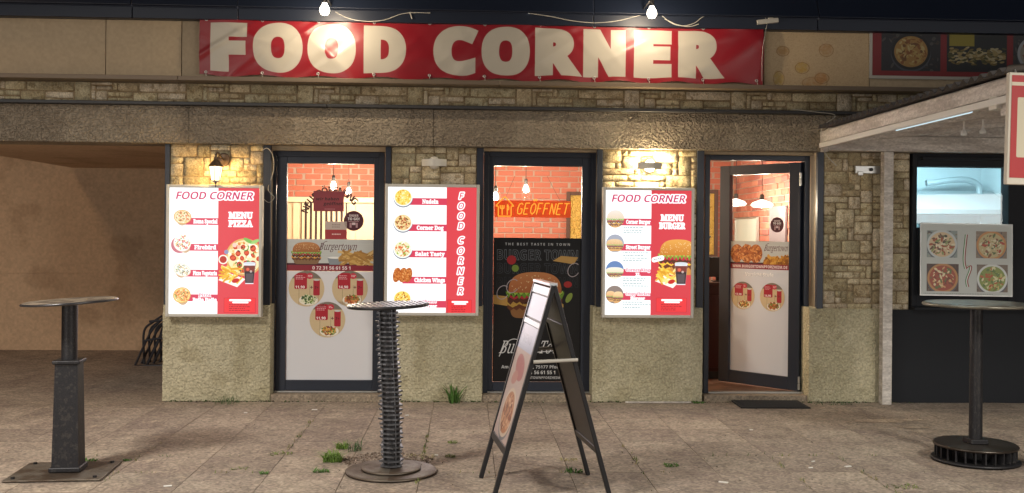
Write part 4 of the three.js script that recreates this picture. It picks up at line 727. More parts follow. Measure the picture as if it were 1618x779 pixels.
// ------------------------------------------------------------------ neon open sign inside the middle door
{
  const q = rectZ(783, 313, 899, 342, Z.door - 0.12), t = thing('neon_sign', 'glowing orange GEÖFFNET neon sign with house symbol hanging inside the middle door', 'neon sign', [q.x0, q.y0, Z.door - 0.12]);
  const neon = bulbMat(1, 0.4, 0.04, 1.2), H0 = q.h, lw = (q.w - H0 * 1.15) / 8;
  const G = { G: [[[0.9, 0.85], [0.6, 1], [0.2, 0.9], [0.05, 0.5], [0.2, 0.08], [0.6, 0], [0.92, 0.12], [0.92, 0.48], [0.55, 0.48]]], E: [[[0.9, 1], [0.1, 1], [0.1, 0], [0.9, 0]], [[0.1, 0.52], [0.75, 0.52]]], F: [[[0.9, 1], [0.1, 1], [0.1, 0]], [[0.1, 0.52], [0.75, 0.52]]], N: [[[0.1, 0], [0.1, 1], [0.9, 0], [0.9, 1]]], T: [[[0, 1], [1, 1]], [[0.5, 1], [0.5, 0]]], O: [[[0.5, 1], [0.12, 0.8], [0.05, 0.5], [0.12, 0.2], [0.5, 0], [0.88, 0.2], [0.95, 0.5], [0.88, 0.8], [0.5, 1]]] };
  const poly = (pts, f) => { const c = new THREE.CurvePath(); for (let i = 0; i + 1 < pts.length; i++) c.add(new THREE.LineCurve3(f(pts[i]), f(pts[i + 1]))); return new THREE.TubeGeometry(c, (pts.length - 1) * 8, 0.0055, 7); };
  [...'GEOFFNET'].forEach((s, i) => {
    const f = ([u, v]) => new THREE.Vector3(H0 * 1.1 + (i + 0.08 + u * 0.8) * lw + v * 0.025, H0 * (0.12 + 0.6 * v), 0), list = G[s].map((p) => poly(p, f));
    if (i === 2) for (const u of [0.3, 0.7]) list.push(moved(new THREE.SphereGeometry(0.011, 8, 6), ...f([u, 1.28]).toArray()));
    mesh('neon_letter', merge(list), neon, t);
  });
  const f = ([u, v]) => new THREE.Vector3(u * H0, v * H0, 0);
  mesh('house_outline', poly([[0.15, 0], [0.15, 0.55], [0, 0.55], [0.5, 1.08], [1, 0.55], [0.85, 0.55], [0.85, 0], [0.15, 0]], f), neon, t);
  mesh('fork_and_knife', merge([poly([[0.36, 0.08], [0.36, 0.6]], f), poly([[0.26, 0.6], [0.26, 0.42], [0.46, 0.42], [0.46, 0.6]], f), poly([[0.64, 0.08], [0.64, 0.65], [0.72, 0.5], [0.72, 0.36], [0.64, 0.34]], f)]), neon, t);
  mesh('backing_sheet', span(-0.01, q.w + 0.02, -0.01, H0 * 0.86, -0.014, -0.009, 0.002), new THREE.MeshPhysicalMaterial({ color: lin(0.85, 0.2, 0.015), transmission: 0.5, thickness: 0, roughness: 0.6 }), t);
  mesh('hanging_wire', merge([rod([q.w * 0.12, H0 * 0.86, -0.012], [q.w * 0.26, H0 * 2.2, -0.012], 0.0018, 5), rod([q.w * 0.88, H0 * 0.86, -0.012], [q.w * 0.7, H0 * 2.2, -0.012], 0.0018, 5)]), M.blackPlastic, t);
  const l = new THREE.RectAreaLight(lin(1, 0.4, 0.05), 0.7, q.w, H0 * 0.6); l.position.set(q.w / 2, H0 * 0.45, 0.012); l.rotation.y = Math.PI; t.add(l);
}

// ------------------------------------------------------------------ fascia food sign at the right
const dish = (c, x, y, w, h, seed, cols, bg, rim, big = 0.47) => { c.save(); c.beginPath(); c.rect(x, y, w, h); c.clip(); c.fillStyle = bg; c.fillRect(x, y, w, h); const r = mulberry(seed); for (let i = 0; i < 70; i++) A.blob(c, x + r() * w, y + r() * h, 4 + 14 * r(), 3 + 8 * r(), ['rgba(190,180,160,.35)', 'rgba(40,36,44,.5)', 'rgba(120,90,60,.4)'][(r() * 3) | 0], r() * 3); A.plate(c, x + w * 0.5, y + h * 0.52, Math.min(w, h) * big, seed + 1, cols, rim); c.restore(); };
{
  const q = rectZ(1374, 44, 1760, 127, Z.fascia + 0.02), t = thing('food_sign', 'red framed sign with dark food photographs on the fascia above the canopy', 'sign', [q.cx, q.cy, Z.fascia]);
  mesh('board', span(-q.w / 2, q.w / 2, -q.h / 2, q.h / 2, 0.004, 0.02, 0.003), M.cable, t);
  mesh('print', plane(q.w - 0.03, q.h - 0.036, 0.012, 0.012, 0.0225), std({ roughness: 0.5, color: lin(0.5, 0.5, 0.5), map: canvasTex(1400, 290, (c, w, h) => {
    c.fillStyle = '#a3222a'; c.fillRect(0, 0, w, h); const k = w / 386;
    dish(c, 14 * k, 6 * k, 94 * k, 66 * k, 5, ['#c89a52', '#e8d08a', '#8a5a2a', '#d8b86a', '#a86a34'], '#2b2a33', '#1c1a1e');
    c.fillStyle = '#20242a'; c.fillRect(118 * k, 6 * k, 96 * k, 66 * k); c.fillStyle = '#b8a838'; c.fillRect(122 * k, 8 * k, 40 * k, 22 * k); const r = mulberry(3);
    for (let i = 0; i < 220; i++) A.blob(c, (122 + 88 * r()) * k, (36 + 20 * r() + 4 * Math.sin(i)) * k, 14, 6, ['#c8b070', '#8f7a3a', '#e0d0a0', '#5a5a2a'][(r() * 4) | 0], r() - 0.5);
    for (const x of [224, 306]) dish(c, x * k, 6 * k, 76 * k, 66 * k, x, ['#b8b0a0', '#7a8a4a', '#d8c8a8', '#a85a3a'], '#3a3a40', '#c8ccd0');
  }) }), t);
}

// ------------------------------------------------------------------ kiosk wall with serving window
{
  const x0 = onZ(1410, 560, 0).x, xw0 = onZ(1441, 400, 0).x, xg0 = onZ(1447, 310, -0.03).x, xg1 = onZ(1591, 310, -0.03).x, yg1 = onZ(1515, 264, -0.03).y, yg0 = onZ(1515, 352, -0.03).y, yr = onZ(1500, 490, 0).y, top = LV.lintel0 - 0.004;
  const t = thing('kiosk_front', 'black kiosk front with a bright blue-white serving window under the canopy', 'kiosk'), K = std({ color: lin(0.006, 0.008, 0.013), roughness: 0.75 });
  mesh('lower_panel', span(x0 + 0.002, XR, -0.02, yr, -0.3, -0.008, 0.004), K, t);
  mesh('sill', span(xw0, XR, yr + 0.001, yr + 0.03, -0.3, 0.07, 0.005), K, t);
  mesh('window_jamb', span(xw0 + 0.002, xg0, yr + 0.031, top, -0.15, 0.0, 0.005), K, t); mesh('window_jamb', span(xg1, XR, yr + 0.031, top, -0.15, 0.0, 0.005), K, t);
  mesh('window_head', span(xg0 + 0.001, xg1 - 0.001, yg1, top, -0.15, -0.004, 0.005), K, t); mesh('shutter_box', span(xg0 + 0.03, xg1 - 0.03, yg1 + 0.06, top - 0.03, -0.003, 0.05, 0.01), K, t);
  mesh('parapet', span(xg0 + 0.001, xg1 - 0.001, yr + 0.031, yg0 - 0.05, -0.15, -0.004, 0.005), K, t);
  mesh('window_glass', plane(xg1 - xg0, yg1 - yg0 + 0.05, (xg0 + xg1) / 2, (yg1 + yg0 - 0.05) / 2, -0.06), M.glass, t);
  // the kitchen behind the window
  const cy0 = yg0 - 0.5, cy1 = top + 0.05, kx0 = xg0 - 0.12, kx1 = xg1 + 0.6, zb = -1.7, k = struct(new THREE.Group()); k.name = 'kitchen_room'; scene.add(k);
  mesh('wall', span(kx0, kx1, cy0, cy1, zb - 0.06, zb, 0.002), M.tile, k); mesh('wall', span(kx0 - 0.06, kx0, cy0, cy1, zb - 0.06, -0.16, 0.002), M.tile, k); mesh('wall', span(kx1, kx1 + 0.06, cy0, cy1, zb - 0.06, -0.16, 0.002), M.tile, k);
  mesh('ceiling', span(kx0, kx1, cy1, cy1 + 0.05, zb, -0.16, 0.002), M.tile, k); mesh('floor', span(kx0, kx1, cy0 - 0.05, cy0, zb, -0.16, 0.002), M.tile, k);
  const e = thing('extractor_hood', 'steel extractor hood behind the bright serving window', 'hood', [0, 0, -1.1]);
  const hy = onZ(1515, 300, -1.1).y, hb = onZ(1515, 338, -0.9).y;
  const sl = new THREE.Shape([new THREE.Vector2(0.55, hb), new THREE.Vector2(0.55, hb + 0.05), new THREE.Vector2(0.1, hy), new THREE.Vector2(0, hy), new THREE.Vector2(0, hb)]);
  mesh('hood_body', moved(new THREE.ExtrudeGeometry(sl, { depth: kx1 - kx0 - 0.1, bevelEnabled: false }).rotateY(-Math.PI / 2), kx1 - 0.05, 0, -0.35), M.steelClean, e);
  mesh('duct', tube([[onZ(1470, 276, -1.2).x, hy + 0.08, -0.2], [onZ(1535, 274, -1.2).x, hy + 0.12, -0.2], [onZ(1553, 284, -1.2).x, hy + 0.06, -0.2], [onZ(1556, 300, -1.2).x, hy - 0.06, -0.2]], 0.034, 24, 14), M.steelClean, e);
  const c = thing('tube_light', 'white fluorescent tube on the kitchen ceiling behind the serving window', 'light', [(xg0 + xg1) / 2, cy1 - 0.03, -0.5]);
  mesh('glowing_tube', rod([-0.5, 0, 0], [0.5, 0, 0], 0.014, 12), bulbMat(0.8, 0.97, 1, 3), c); mesh('batten', span(-0.55, 0.55, 0.014, 0.028, -0.03, 0.03, 0.003), M.white, c);
  const l = new THREE.RectAreaLight(lin(0.52, 0.88, 1.0), 120, 1.0, 0.06); l.position.set(0, -0.03, 0); l.rotation.x = -0.7; c.add(l);
  // menu board leaning in front of the parapet
  const b0 = onZ(1524, 468, 0.07), b1 = onZ(1522, 353, 0.02), bw = onZ(1597, 410, 0.04).x - onZ(1451, 410, 0.04).x;
  const m = thing('menu_board', 'white menu board with four pizza photographs under the serving window', 'menu board', [onZ(1524, 410, 0.04).x, b0.y, 0.085]); m.rotation.x = -0.03; m.rotation.z = -0.01;
  const bh = b1.y - b0.y; mesh('board', span(-bw / 2, bw / 2, 0, bh, -0.012, 0, 0.003), M.alu, m);
  mesh('print', plane(bw - 0.02, bh - 0.02, 0, bh / 2, 0.003), std({ roughness: 0.4, map: canvasTex(768, 600, (c2, w, h) => {
    c2.fillStyle = '#c6cbc8'; c2.fillRect(0, 0, w, h);
    dish(c2, 46, 56, 258, 228, 11, ['#d8c09a', '#6a4a34', '#8a9a5a', '#e8dcc0', '#a8502e', '#3f4430'], '#8d9a98', '#c9d0d2', 0.56); dish(c2, 462, 56, 262, 228, 21, ['#c8b888', '#5a6a3a', '#e0d8b8', '#8a5a3a', '#b8482e'], '#8a7a6a', '#c98e52', 0.56);
    dish(c2, 46, 338, 270, 232, 31, ['#a84a2e', '#d8b078', '#e8d8b0', '#7a3a24', '#5f7038'], '#4a3026', '#c08a50', 0.56); dish(c2, 470, 338, 262, 232, 41, ['#8a9a4a', '#c8c078', '#5f7a38', '#b8602e', '#e0dcb0'], '#7a6a5c', '#dadfdd', 0.56);
    const rib = (off, col) => { c2.strokeStyle = col; c2.lineWidth = 9; c2.beginPath(); c2.moveTo(380 + off, 86); c2.bezierCurveTo(366 + off, 240, 350 + off, 300, 374 + off, 372); c2.bezierCurveTo(420 + off, 330, 430 + off, 350, 402 + off, 420); c2.bezierCurveTo(380 + off, 470, 380 + off, 490, 394 + off, 528); c2.stroke(); };
    rib(-8, '#3c7a3a'); rib(0, '#f2f2ee'); rib(8, '#8c3026'); A.lines(c2, 20, 586, 1, 720, 14, '#8f9693', 6);
  }) }), m);
}

// ------------------------------------------------------------------ canopy beside the kiosk
{
  const cx = onZ(1297, 226, 0.1).x, yb = onZ(1297, 226, 0.1).y, zn = onX(1600, 130, cx).z, hB = 0.105;
  const t = thing('canopy', 'timber canopy with corrugated roof sheets and peeling white boards in front of the kiosk', 'canopy', [cx, yb, 0]), rise = 0.11;
  // corrugated sheets: the waves show along the eave
  for (let s = 0; s < 4; s++) {
    const z0 = 0.22 + s * (zn + 0.05 - 0.22) / 4, z1 = z0 + (zn + 0.05 - 0.22) / 4 + 0.03, n = 84, pos = [], idx = [];
    for (let i = 0; i <= n; i++) { const z = z0 + (z1 - z0) * i / n, w = 0.018 * Math.sin(z * 2 * Math.PI / 0.115) + 0.002 * s; for (const [x, d] of [[-0.07, 0], [3.6, 0], [3.6, 0.006], [-0.07, 0.006]]) pos.push(x, hB + 0.03 + w + (x + 0.07) * rise + d, z); }
    for (let i = 0; i < n; i++) for (let e = 0; e < 4; e++) { const a = i * 4 + e, b = i * 4 + (e + 1) % 4; idx.push(a, b, a + 4, b, b + 4, a + 4); }
    const g = new THREE.BufferGeometry(); g.setAttribute('position', new THREE.Float32BufferAttribute(pos, 3)); g.setIndex(idx); g.computeVertexNormals();
    mesh('corrugated_sheet', g, std({ color: lin(0.11, 0.1, 0.095), roughness: 0.9 }), t);
  }
  const cuts = [0.13, 1.05, 1.9, 2.75, zn];
  for (let i = 0; i + 1 < cuts.length; i++) mesh('eave_board', span(-0.02, 0.006, 0.002 * (i % 2), hB - 0.003 * (i % 2), cuts[i] + 0.002, cuts[i + 1] - 0.002, 0.003), M.wood, t);
  mesh('gutter_strip', span(-0.028, 0.0, -0.05, -0.004, 0.13, zn, 0.004), M.white, t);
  for (let k = 0; k < 5; k++) { const z = 0.5 + k * (zn - 0.6) / 4, g = rbox(3.5, 0.12, 0.06, 0.004); g.rotateZ(rise); g.translate(1.77, 0.02 + 1.77 * rise, z); mesh('rafter', g, M.wood, t); }
  for (let k = 0; k < 7; k++) { const x = 0.25 + k * 0.45; mesh('batten', moved(rbox(0.07, 0.03, zn - 0.2, 0.003), x, 0.085 + x * rise + 0.01, (zn + 0.2) / 2), M.wood, t); }
  const ceilY = (x) => 0.103 + x * rise; for (let k = 0; k < 8; k++) { const x = 0.02 + k * 0.45, g = rbox(0.44, 0.012, zn - 0.16, 0.002); g.rotateZ(rise); g.translate(x + 0.22, ceilY(x + 0.22) + 0.012, (zn + 0.16) / 2); mesh('ceiling_board', g, M.wood, t); }
  const b1 = onZ(1450, 196, 0.12).y - yb, b0 = onZ(1450, 240, 0.12).y - yb, bm = onZ(1450, 216, 0.12).y - yb;
  mesh('beam', span(0.06, 4.2, b0, bm - 0.001, 0.056, 0.15, 0.005), M.wood, t); mesh('beam', span(0.08, 4.2, bm + 0.001, b1, 0.056, 0.135, 0.005), M.wood, t);
  mesh('beam_end', span(0.01, 0.058, b0 - 0.01, bm + 0.03, 0.06, 0.145, 0.004), M.wood, t);
  const p0 = onZ(1393, 440, 0.1).x - cx, p1 = onZ(1408, 440, 0.1).x - cx; mesh('post', span(p0, p1, -yb, b0 - 0.001, 0.05, 0.14, 0.005), M.wood, t);
  const fp = span(0.25, 0.35, -yb, 0.0, zn - 0.16, zn - 0.06, 0.005); mesh('post', moved(fp, 0.45, 0, 0), M.wood, t);
  mesh('front_beam', span(0.01, 3.6, -0.12, -0.002, zn - 0.16, zn - 0.08, 0.005), M.wood, t);
  for (const [px, py, near] of [[1523, 209, 'serving window'], [1553, 206, 'hanging sign']]) {
    const q = onZ(px, py, 1.7), s = thing('spot_lamp', 'small unlit glass spot lamp under the canopy, nearer the ' + near, 'lamp', [q.x, q.y, 1.7], 'spot lamps under the canopy');
    mesh('glass', moved(lathe([[0, -0.03], [0.024, -0.026], [0.028, -0.008], [0.014, 0.02]], 16), 0, 0, 0), std({ color: lin(0.7, 0.7, 0.68), roughness: 0.1 }), s); mesh('stem', rod([0, 0.015, 0], [0, Math.max(0.05, yb + ceilY(q.x - cx) - q.y), 0], 0.008, 8), M.white, s);
  }
  {
    const c = thing('tube_light', 'cool white tube lamp along the inside of the canopy eave', 'light', [cx + 0.05, yb - 0.035, 2.3]);
    mesh('glowing_tube', rod([0, 0, -0.6], [0, 0, 0.6], 0.011, 10), bulbMat(0.7, 0.92, 1, 0.95), c); mesh('batten', span(-0.02, 0.02, 0.011, 0.03, -0.62, 0.62, 0.003), M.white, c);
    const l = new THREE.RectAreaLight(lin(0.7, 0.93, 1), 52, 0.03, 1.2); l.position.set(0, -0.014, 0); l.rotation.x = -Math.PI / 2; c.add(l);
  }
  const sg = onZ(1592, 205, zn + 0.06), w = 0.62, s1 = onZ(1600, 116, zn + 0.06).y, s0 = onZ(1590, 293, zn + 0.06).y, sn = thing('hanging_sign', 'red and white hanging sign at the street end of the canopy', 'sign', [sg.x + w / 2 - 0.005, (s0 + s1) / 2, zn + 0.055]); sn.rotation.z = -0.02;
  const hh = s1 - s0; mesh('panel', span(-w / 2, w / 2, -hh / 2, hh / 2, -0.02, 0.02, 0.006), std({ color: lin(0.62, 0.58, 0.5), roughness: 0.5 }), sn);
  mesh('print', plane(w - 0.03, hh - 0.06, 0, 0.012, 0.023), std({ roughness: 0.45, map: canvasTex(512, 512, (c) => { c.fillStyle = '#a81a22'; c.fillRect(0, 0, 512, 512); c.fillStyle = '#cfc6b2'; c.fillRect(0, 34, 512, 18); c.fillStyle = '#c8c0aa'; c.beginPath(); c.roundRect(34, 110, 444, 300, 8); c.fill(); }) }), sn);
  mesh('hook', merge([rod([-w / 2 + 0.05, hh / 2, 0], [-w / 2 + 0.05, hh / 2 + 0.05, -0.03], 0.006), rod([w / 2 - 0.05, hh / 2, 0], [w / 2 - 0.05, hh / 2 + 0.05, -0.03], 0.006)]), M.alu, sn);
  const jb = onZ(1578, 163, zn - 0.2), j = thing('flood_lamp', 'small grey box lamp fixed under the street end of the canopy board', 'lamp', [jb.x, jb.y, zn - 0.2]);
  mesh('housing', rbox(0.085, 0.09, 0.1, 0.008), M.aluBrush, j); mesh('bracket', rod([0, 0.045, 0], [0, 0.1, 0], 0.008), M.white, j);
}
// cables and bracket at the stone corner pillar
{
  const c = (l, z) => l.map(([x, y]) => onZ(x, y, z));
  tag(mesh('loose_cable', tube(c([[1253, 173], [1290, 177], [1320, 183], [1300, 200], [1298, 225], [1306, 245], [1322, 262]], 0.12), 0.004, 60, 6), M.cable), 'thin loose cable drooping from the lintel past the canopy corner', 'cable');
  tag(mesh('door_cable', tube([...c([[414, 238], [422, 234], [431, 246]], 0.02), ...c([[432, 270], [424, 300], [433, 312], [425, 320], [414, 312]], -0.02)], 0.004, 70, 6), M.cable), 'thin white cable looping down beside the left door frame', 'cable');
  const q = rectZ(1352, 262, 1391, 274, 0.02), t = thing('hasp_bracket', 'small galvanised bracket on the stone pillar under the canopy', 'bracket', [q.cx, q.cy, -0.012]);
  mesh('plate', span(-q.w / 2, q.w / 2, -q.h / 2, q.h / 2, 0, 0.03, 0.004), M.alu, t); mesh('knob', moved(new THREE.CylinderGeometry(0.016, 0.016, 0.02, 14).rotateX(Math.PI / 2), 0.03, 0, 0.04), M.blackPlastic, t); mesh('clip', span(-q.w / 2 + 0.02, -q.w / 2 + 0.07, -q.h / 2 - 0.02, -q.h / 2 + 0.02, 0.0305, 0.045, 0.004), M.alu, t);
}

// ------------------------------------------------------------------ standing tables
{ // square foot, tapered iron column
  const p = onY(108, 746), t = thing('standing_table', 'standing table with tapered square iron column on a square steel plate', 'standing table', [p.x, 0.004, p.z]); t.rotation.y = 0.08;
  mesh('foot_plate', moved(rbox(0.6, 0.012, 0.52, 0.003), -0.02, 0.006, 0.02), M.steel, t);
  const sqr = (w0, w1, y0, y1) => { const g = new THREE.CylinderGeometry(w1 * Math.SQRT1_2, w0 * Math.SQRT1_2, y1 - y0, 4, 6).toNonIndexed(); g.computeVertexNormals(); g.rotateY(Math.PI / 4); g.translate(0, (y0 + y1) / 2, 0); return uvm(g); };
  const col = new THREE.Group(); col.name = 'column_assembly';
  const parts = [mesh('column_foot', rbox(0.2, 0.035, 0.2, 0.01), M.iron, t, [0, 0.03, 0]), mesh('column', sqr(0.168, 0.142, 0.045, 0.715), M.iron, t), mesh('column_cap', rbox(0.175, 0.026, 0.175, 0.008), M.iron, t, [0, 0.73, 0])];
  for (const o of parts) o.rotation.y = 0.02;
  mesh('tube', moved(new THREE.CylinderGeometry(0.05, 0.05, 0.37, 28), 0, 0.925, 0), M.iron, t);
  for (const a of [-1, 1]) for (const b of [-1, 1]) mesh('bolt', new THREE.CylinderGeometry(0.013, 0.013, 0.012, 6), M.iron, t, [-0.02 + a * 0.25, 0.018, 0.02 + b * 0.21]);
  const top = mesh('table_top', lathe([[0, 0.022], [0.27, 0.022], [0.287, 0.018], [0.295, 0.008], [0.29, 0.0], [0.27, -0.004], [0, -0.004]], 64), M.tableTop, t, [0, 1.115, 0]); top.rotation.z = 0.062; uvm(top.geometry);
  mesh('rim', new THREE.TorusGeometry(0.294, 0.008, 8, 64).rotateX(Math.PI / 2), std({ color: lin(0.1, 0.1, 0.11), roughness: 0.3, metalness: 0.8 }), t, [0, 1.122, 0]).rotation.z = 0.062;
}
{ // stacked-disc column, slatted top
  const p = onY(618, 746), t = thing('standing_table', 'standing table with a column of stacked metal discs and a slatted top', 'standing table', [p.x, 0.004, p.z]);
  mesh('base_disc', lathe([[0, 0.016], [0.295, 0.016], [0.305, 0.01], [0.305, 0], [0, 0]], 64), M.steel, t); mesh('base_disc', lathe([[0, 0.034], [0.19, 0.034], [0.198, 0.028], [0.198, 0.0165], [0, 0.0165]], 56), M.steel, t);
  const cxAt = (y) => 0.004 - 0.036 * (y / 1.1) + 0.004 * Math.sin(y * 5.2);
  const finGeo = [0.072, 0.077, 0.069].map((R, k) => { const s = new THREE.Shape(), n = 24; for (let i = 0; i <= n; i++) { const a = i / n * 6.2832, q = R * (i % 4 === 0 ? 1.12 : 0.95 - 0.02 * k); if (i) s.lineTo(Math.cos(a) * q, Math.sin(a) * q); else s.moveTo(q, 0); } const g = new THREE.ExtrudeGeometry(s, { depth: 0.011, bevelEnabled: false }); g.rotateX(-Math.PI / 2); return g; });
  const N = 34; for (let i = 0; i < N; i++) { const y = 0.042 + i * 0.0308, f = mesh('disc', finGeo[(i * 7) % 3], M.fin, t, [cxAt(y), y, rr(-0.004, 0.004)]); f.rotation.set(rr(-0.02, 0.03), rr(0, 6), rr(-0.04, 0.04)); }
  const pts = []; for (let i = 0; i <= 10; i++) pts.push([cxAt(i * 0.107), 0.034 + i * 0.107, 0]); mesh('core_tube', tube(pts, 0.055, 30, 18), M.iron, t);
  for (let k = 0; k < 4; k++) { const a = k * Math.PI / 2 + 0.55; mesh('rib', tube(pts.map(([x, y]) => [x + Math.sin(a) * 0.06, y, Math.cos(a) * 0.06]), 0.005, 24, 6), M.fin, t); }
  const R = 0.265, y0 = 1.112, top = group('table_top', t, [-0.03, y0, 0]); top.rotation.z = 0.04; top.rotation.y = 0.25;
  mesh('rim', new THREE.TorusGeometry(R, 0.01, 8, 64).rotateX(Math.PI / 2), M.iron, top);
  for (let i = 0; i < 15; i++) { const x = -R + (i + 0.5) * 2 * R / 15, l = 2 * Math.sqrt(Math.max(0.001, R * R - x * x)) - 0.004; mesh('slat', rbox(0.024, 0.009, l, 0.003), std({ color: lin(0.13, 0.16, 0.22), roughness: 0.35, metalness: 0.6 }), top, [x, 0.006, 0]); }
  mesh('cross_bar', rbox(2 * R, 0.012, 0.03, 0.003), M.iron, top, [0, -0.006, 0]);
}
{ // ventilated round foot, big round top
  const p = onY(1541, 728), t = thing('standing_table', 'standing table with worn round top on a ventilated double-disc foot under the canopy', 'standing table', [p.x, 0.003, p.z]);
  mesh('foot_disc', lathe([[0, 0.022], [0.29, 0.022], [0.3, 0.014], [0.3, 0], [0, 0]], 64), M.iron, t); mesh('foot_disc', moved(lathe([[0, 0.02], [0.278, 0.02], [0.286, 0.013], [0.286, 0.003], [0.278, 0], [0, 0]], 64), 0, 0.105, 0), std({ map: texSteel, color: lin(0.55, 0.55, 0.58), roughness: 0.35, metalness: 0.7 }), t);
  for (let i = 0; i < 26; i++) { const a = i / 26 * 6.283, f = mesh('vane', rbox(0.012, 0.082, 0.05, 0.003), M.iron, t, [Math.sin(a) * 0.25, 0.0635, Math.cos(a) * 0.25]); f.rotation.y = a + 0.25; }
  mesh('hub', moved(new THREE.CylinderGeometry(0.1, 0.1, 0.082, 28), 0, 0.0635, 0), M.iron, t);
  mesh('collar', moved(rbox(0.13, 0.035, 0.13, 0.006), 0, 0.143, 0), M.iron, t); mesh('column', moved(new THREE.CylinderGeometry(0.042, 0.046, 0.95, 28), 0, 0.63, 0), M.iron, t);
  const top = mesh('table_top', lathe([[0, 0.026], [0.345, 0.026], [0.362, 0.02], [0.368, 0.01], [0.36, 0.0], [0.3, -0.006], [0, -0.006]], 72), std({ map: texTable, color: lin(0.85, 0.95, 0.98), roughness: 0.3, metalness: 0.35 }), t, [0, 1.11, 0]); uvm(top.geometry);
}

// ------------------------------------------------------------------ pavement sign (A-frame)
{
  const c = onY(858, 770), t = thing('pavement_sign', 'folding A-frame pavement sign with a faded poster and black legs', 'pavement sign', [c.x, 0, c.z]); t.rotation.y = 0.11 - 1.5708 + 1.5708;
  // own axes: z runs across the sign (0.6 m), x is the spread of its feet
  const Hh = 1.3, sp = 0.36, L = Math.hypot(Hh, sp), lean = Math.atan2(sp, Hh), w = 0.62, fr = std({ color: lin(0.02, 0.02, 0.023), roughness: 0.38, metalness: 0.4 }), bright = std({ color: lin(0.6, 0.64, 0.7), roughness: 0.3, metalness: 0.3 });
  for (const s of [-1, 1]) {
    const place = (g) => { g.rotateZ(s < 0 ? -lean : lean); g.translate(s * sp, 0, 0); return g; };   // built upright at x = 0 with its foot at y = 0
    for (const z of [-1, 1]) mesh('leg', place(span(-0.014, 0.014, 0.0, L - 0.01, z > 0 ? w / 2 - 0.035 : -w / 2, z > 0 ? w / 2 : -w / 2 + 0.035, 0.005)), fr, t);
    for (const [y, hh] of [[L - 0.055, 0.055], [L - 0.27, 0.035], [0.3, 0.045]]) mesh('rail', place(span(-0.012, 0.012, y - hh / 2, y + hh / 2, -w / 2 + 0.036, w / 2 - 0.036, 0.004)), s < 0 && y > 0.5 ? bright : fr, t);
    mesh('back_panel', place(span(-0.004, 0.004, 0.32, L - 0.08, -w / 2 + 0.034, w / 2 - 0.034, 0.002)), fr, t);
    if (s < 0) {
      const g = new THREE.PlaneGeometry(w - 0.08, L - 0.29 - 0.325).rotateY(-Math.PI / 2); g.translate(-0.0075, (L - 0.29 + 0.325) / 2, 0);
      mesh('poster', place(g), std({ roughness: 0.3, map: canvasTex(400, 680, (c2, W2, H2) => { c2.fillStyle = '#b9a4a0'; c2.fillRect(0, 0, W2, H2); const r = mulberry(5); c2.fillStyle = '#a8adc6'; c2.fillRect(0, 0, W2, 150); A.blob(c2, 210, 250, 120, 70, '#a8666a', 0.3); A.blob(c2, 150, 320, 70, 40, '#b27c78', -0.3); A.plate(c2, 210, 520, 150, 8, ['#b07858', '#8a4a34', '#d0a88a', '#6a3a2c', '#c89470'], '#c8b4a4'); for (let i = 0; i < 300; i++) { c2.fillStyle = `rgba(220,200,196,${0.2 * r()})`; c2.fillRect(r() * W2, r() * H2, 20 * r(), 12 * r()); } A.text(c2, 'MENU', 200, 80, 74, '#8f94ae', { bold: true }); }) }), t);
      const g2 = new THREE.PlaneGeometry(w - 0.08, 0.15).rotateY(-Math.PI / 2); g2.translate(-0.0075, L - 0.165, 0); mesh('header_print', place(g2), std({ color: lin(0.5, 0.56, 0.74), roughness: 0.3 }), t);
    }
  }
  mesh('hinge_bar', moved(rbox(0.05, 0.02, w - 0.04, 0.005), 0, Hh - 0.004, 0), bright, t);
  for (const z of [-1, 1]) mesh('stay_bar', rod([-0.125, 0.835, z * (w / 2 + 0.012)], [0.145, 0.845, z * (w / 2 + 0.012)], 0.011, 10), M.cable, t);
}

// ------------------------------------------------------------------ small things on the ground
{
  const a = onY(1157, 633), b = onY(1275, 645), g = onY(1215, 633), e = onY(1215, 646);
  const t = thing('door_mat', 'dark ribbed rubber door mat lying in front of the open door', 'door mat', [(onY(1160, 638).x + onY(1270, 640).x) / 2, 0.002, (g.z + e.z) / 2 + 0.02]); const w = onY(1270, 640).x - onY(1160, 638).x, d = 0.42;
  mesh('mat', moved(rbox(w, 0.012, d, 0.004), 0, 0.006, 0), std({ color: lin(0.022, 0.022, 0.024), roughness: 0.9 }), t);
  const ribs = []; for (let i = 0; i < 22; i++) ribs.push(moved(new THREE.BoxGeometry(w - 0.08, 0.004, 0.008), 0, 0.0141, -d / 2 + 0.04 + i * (d - 0.08) / 21)); mesh('ribs', merge(ribs), std({ color: lin(0.035, 0.035, 0.038), roughness: 0.9 }), t); t.rotation.y = -0.03;
  const s0 = onY(990, 639), s1 = onY(1096, 640); tag(mesh('timber_strip', moved(rbox(s1.x - s0.x, 0.014, 0.03, 0.003), (s0.x + s1.x) / 2, 0.008, 0.06), M.wood), 'pale timber strip lying against the stucco plinth beside the open door', 'timber strip');
}
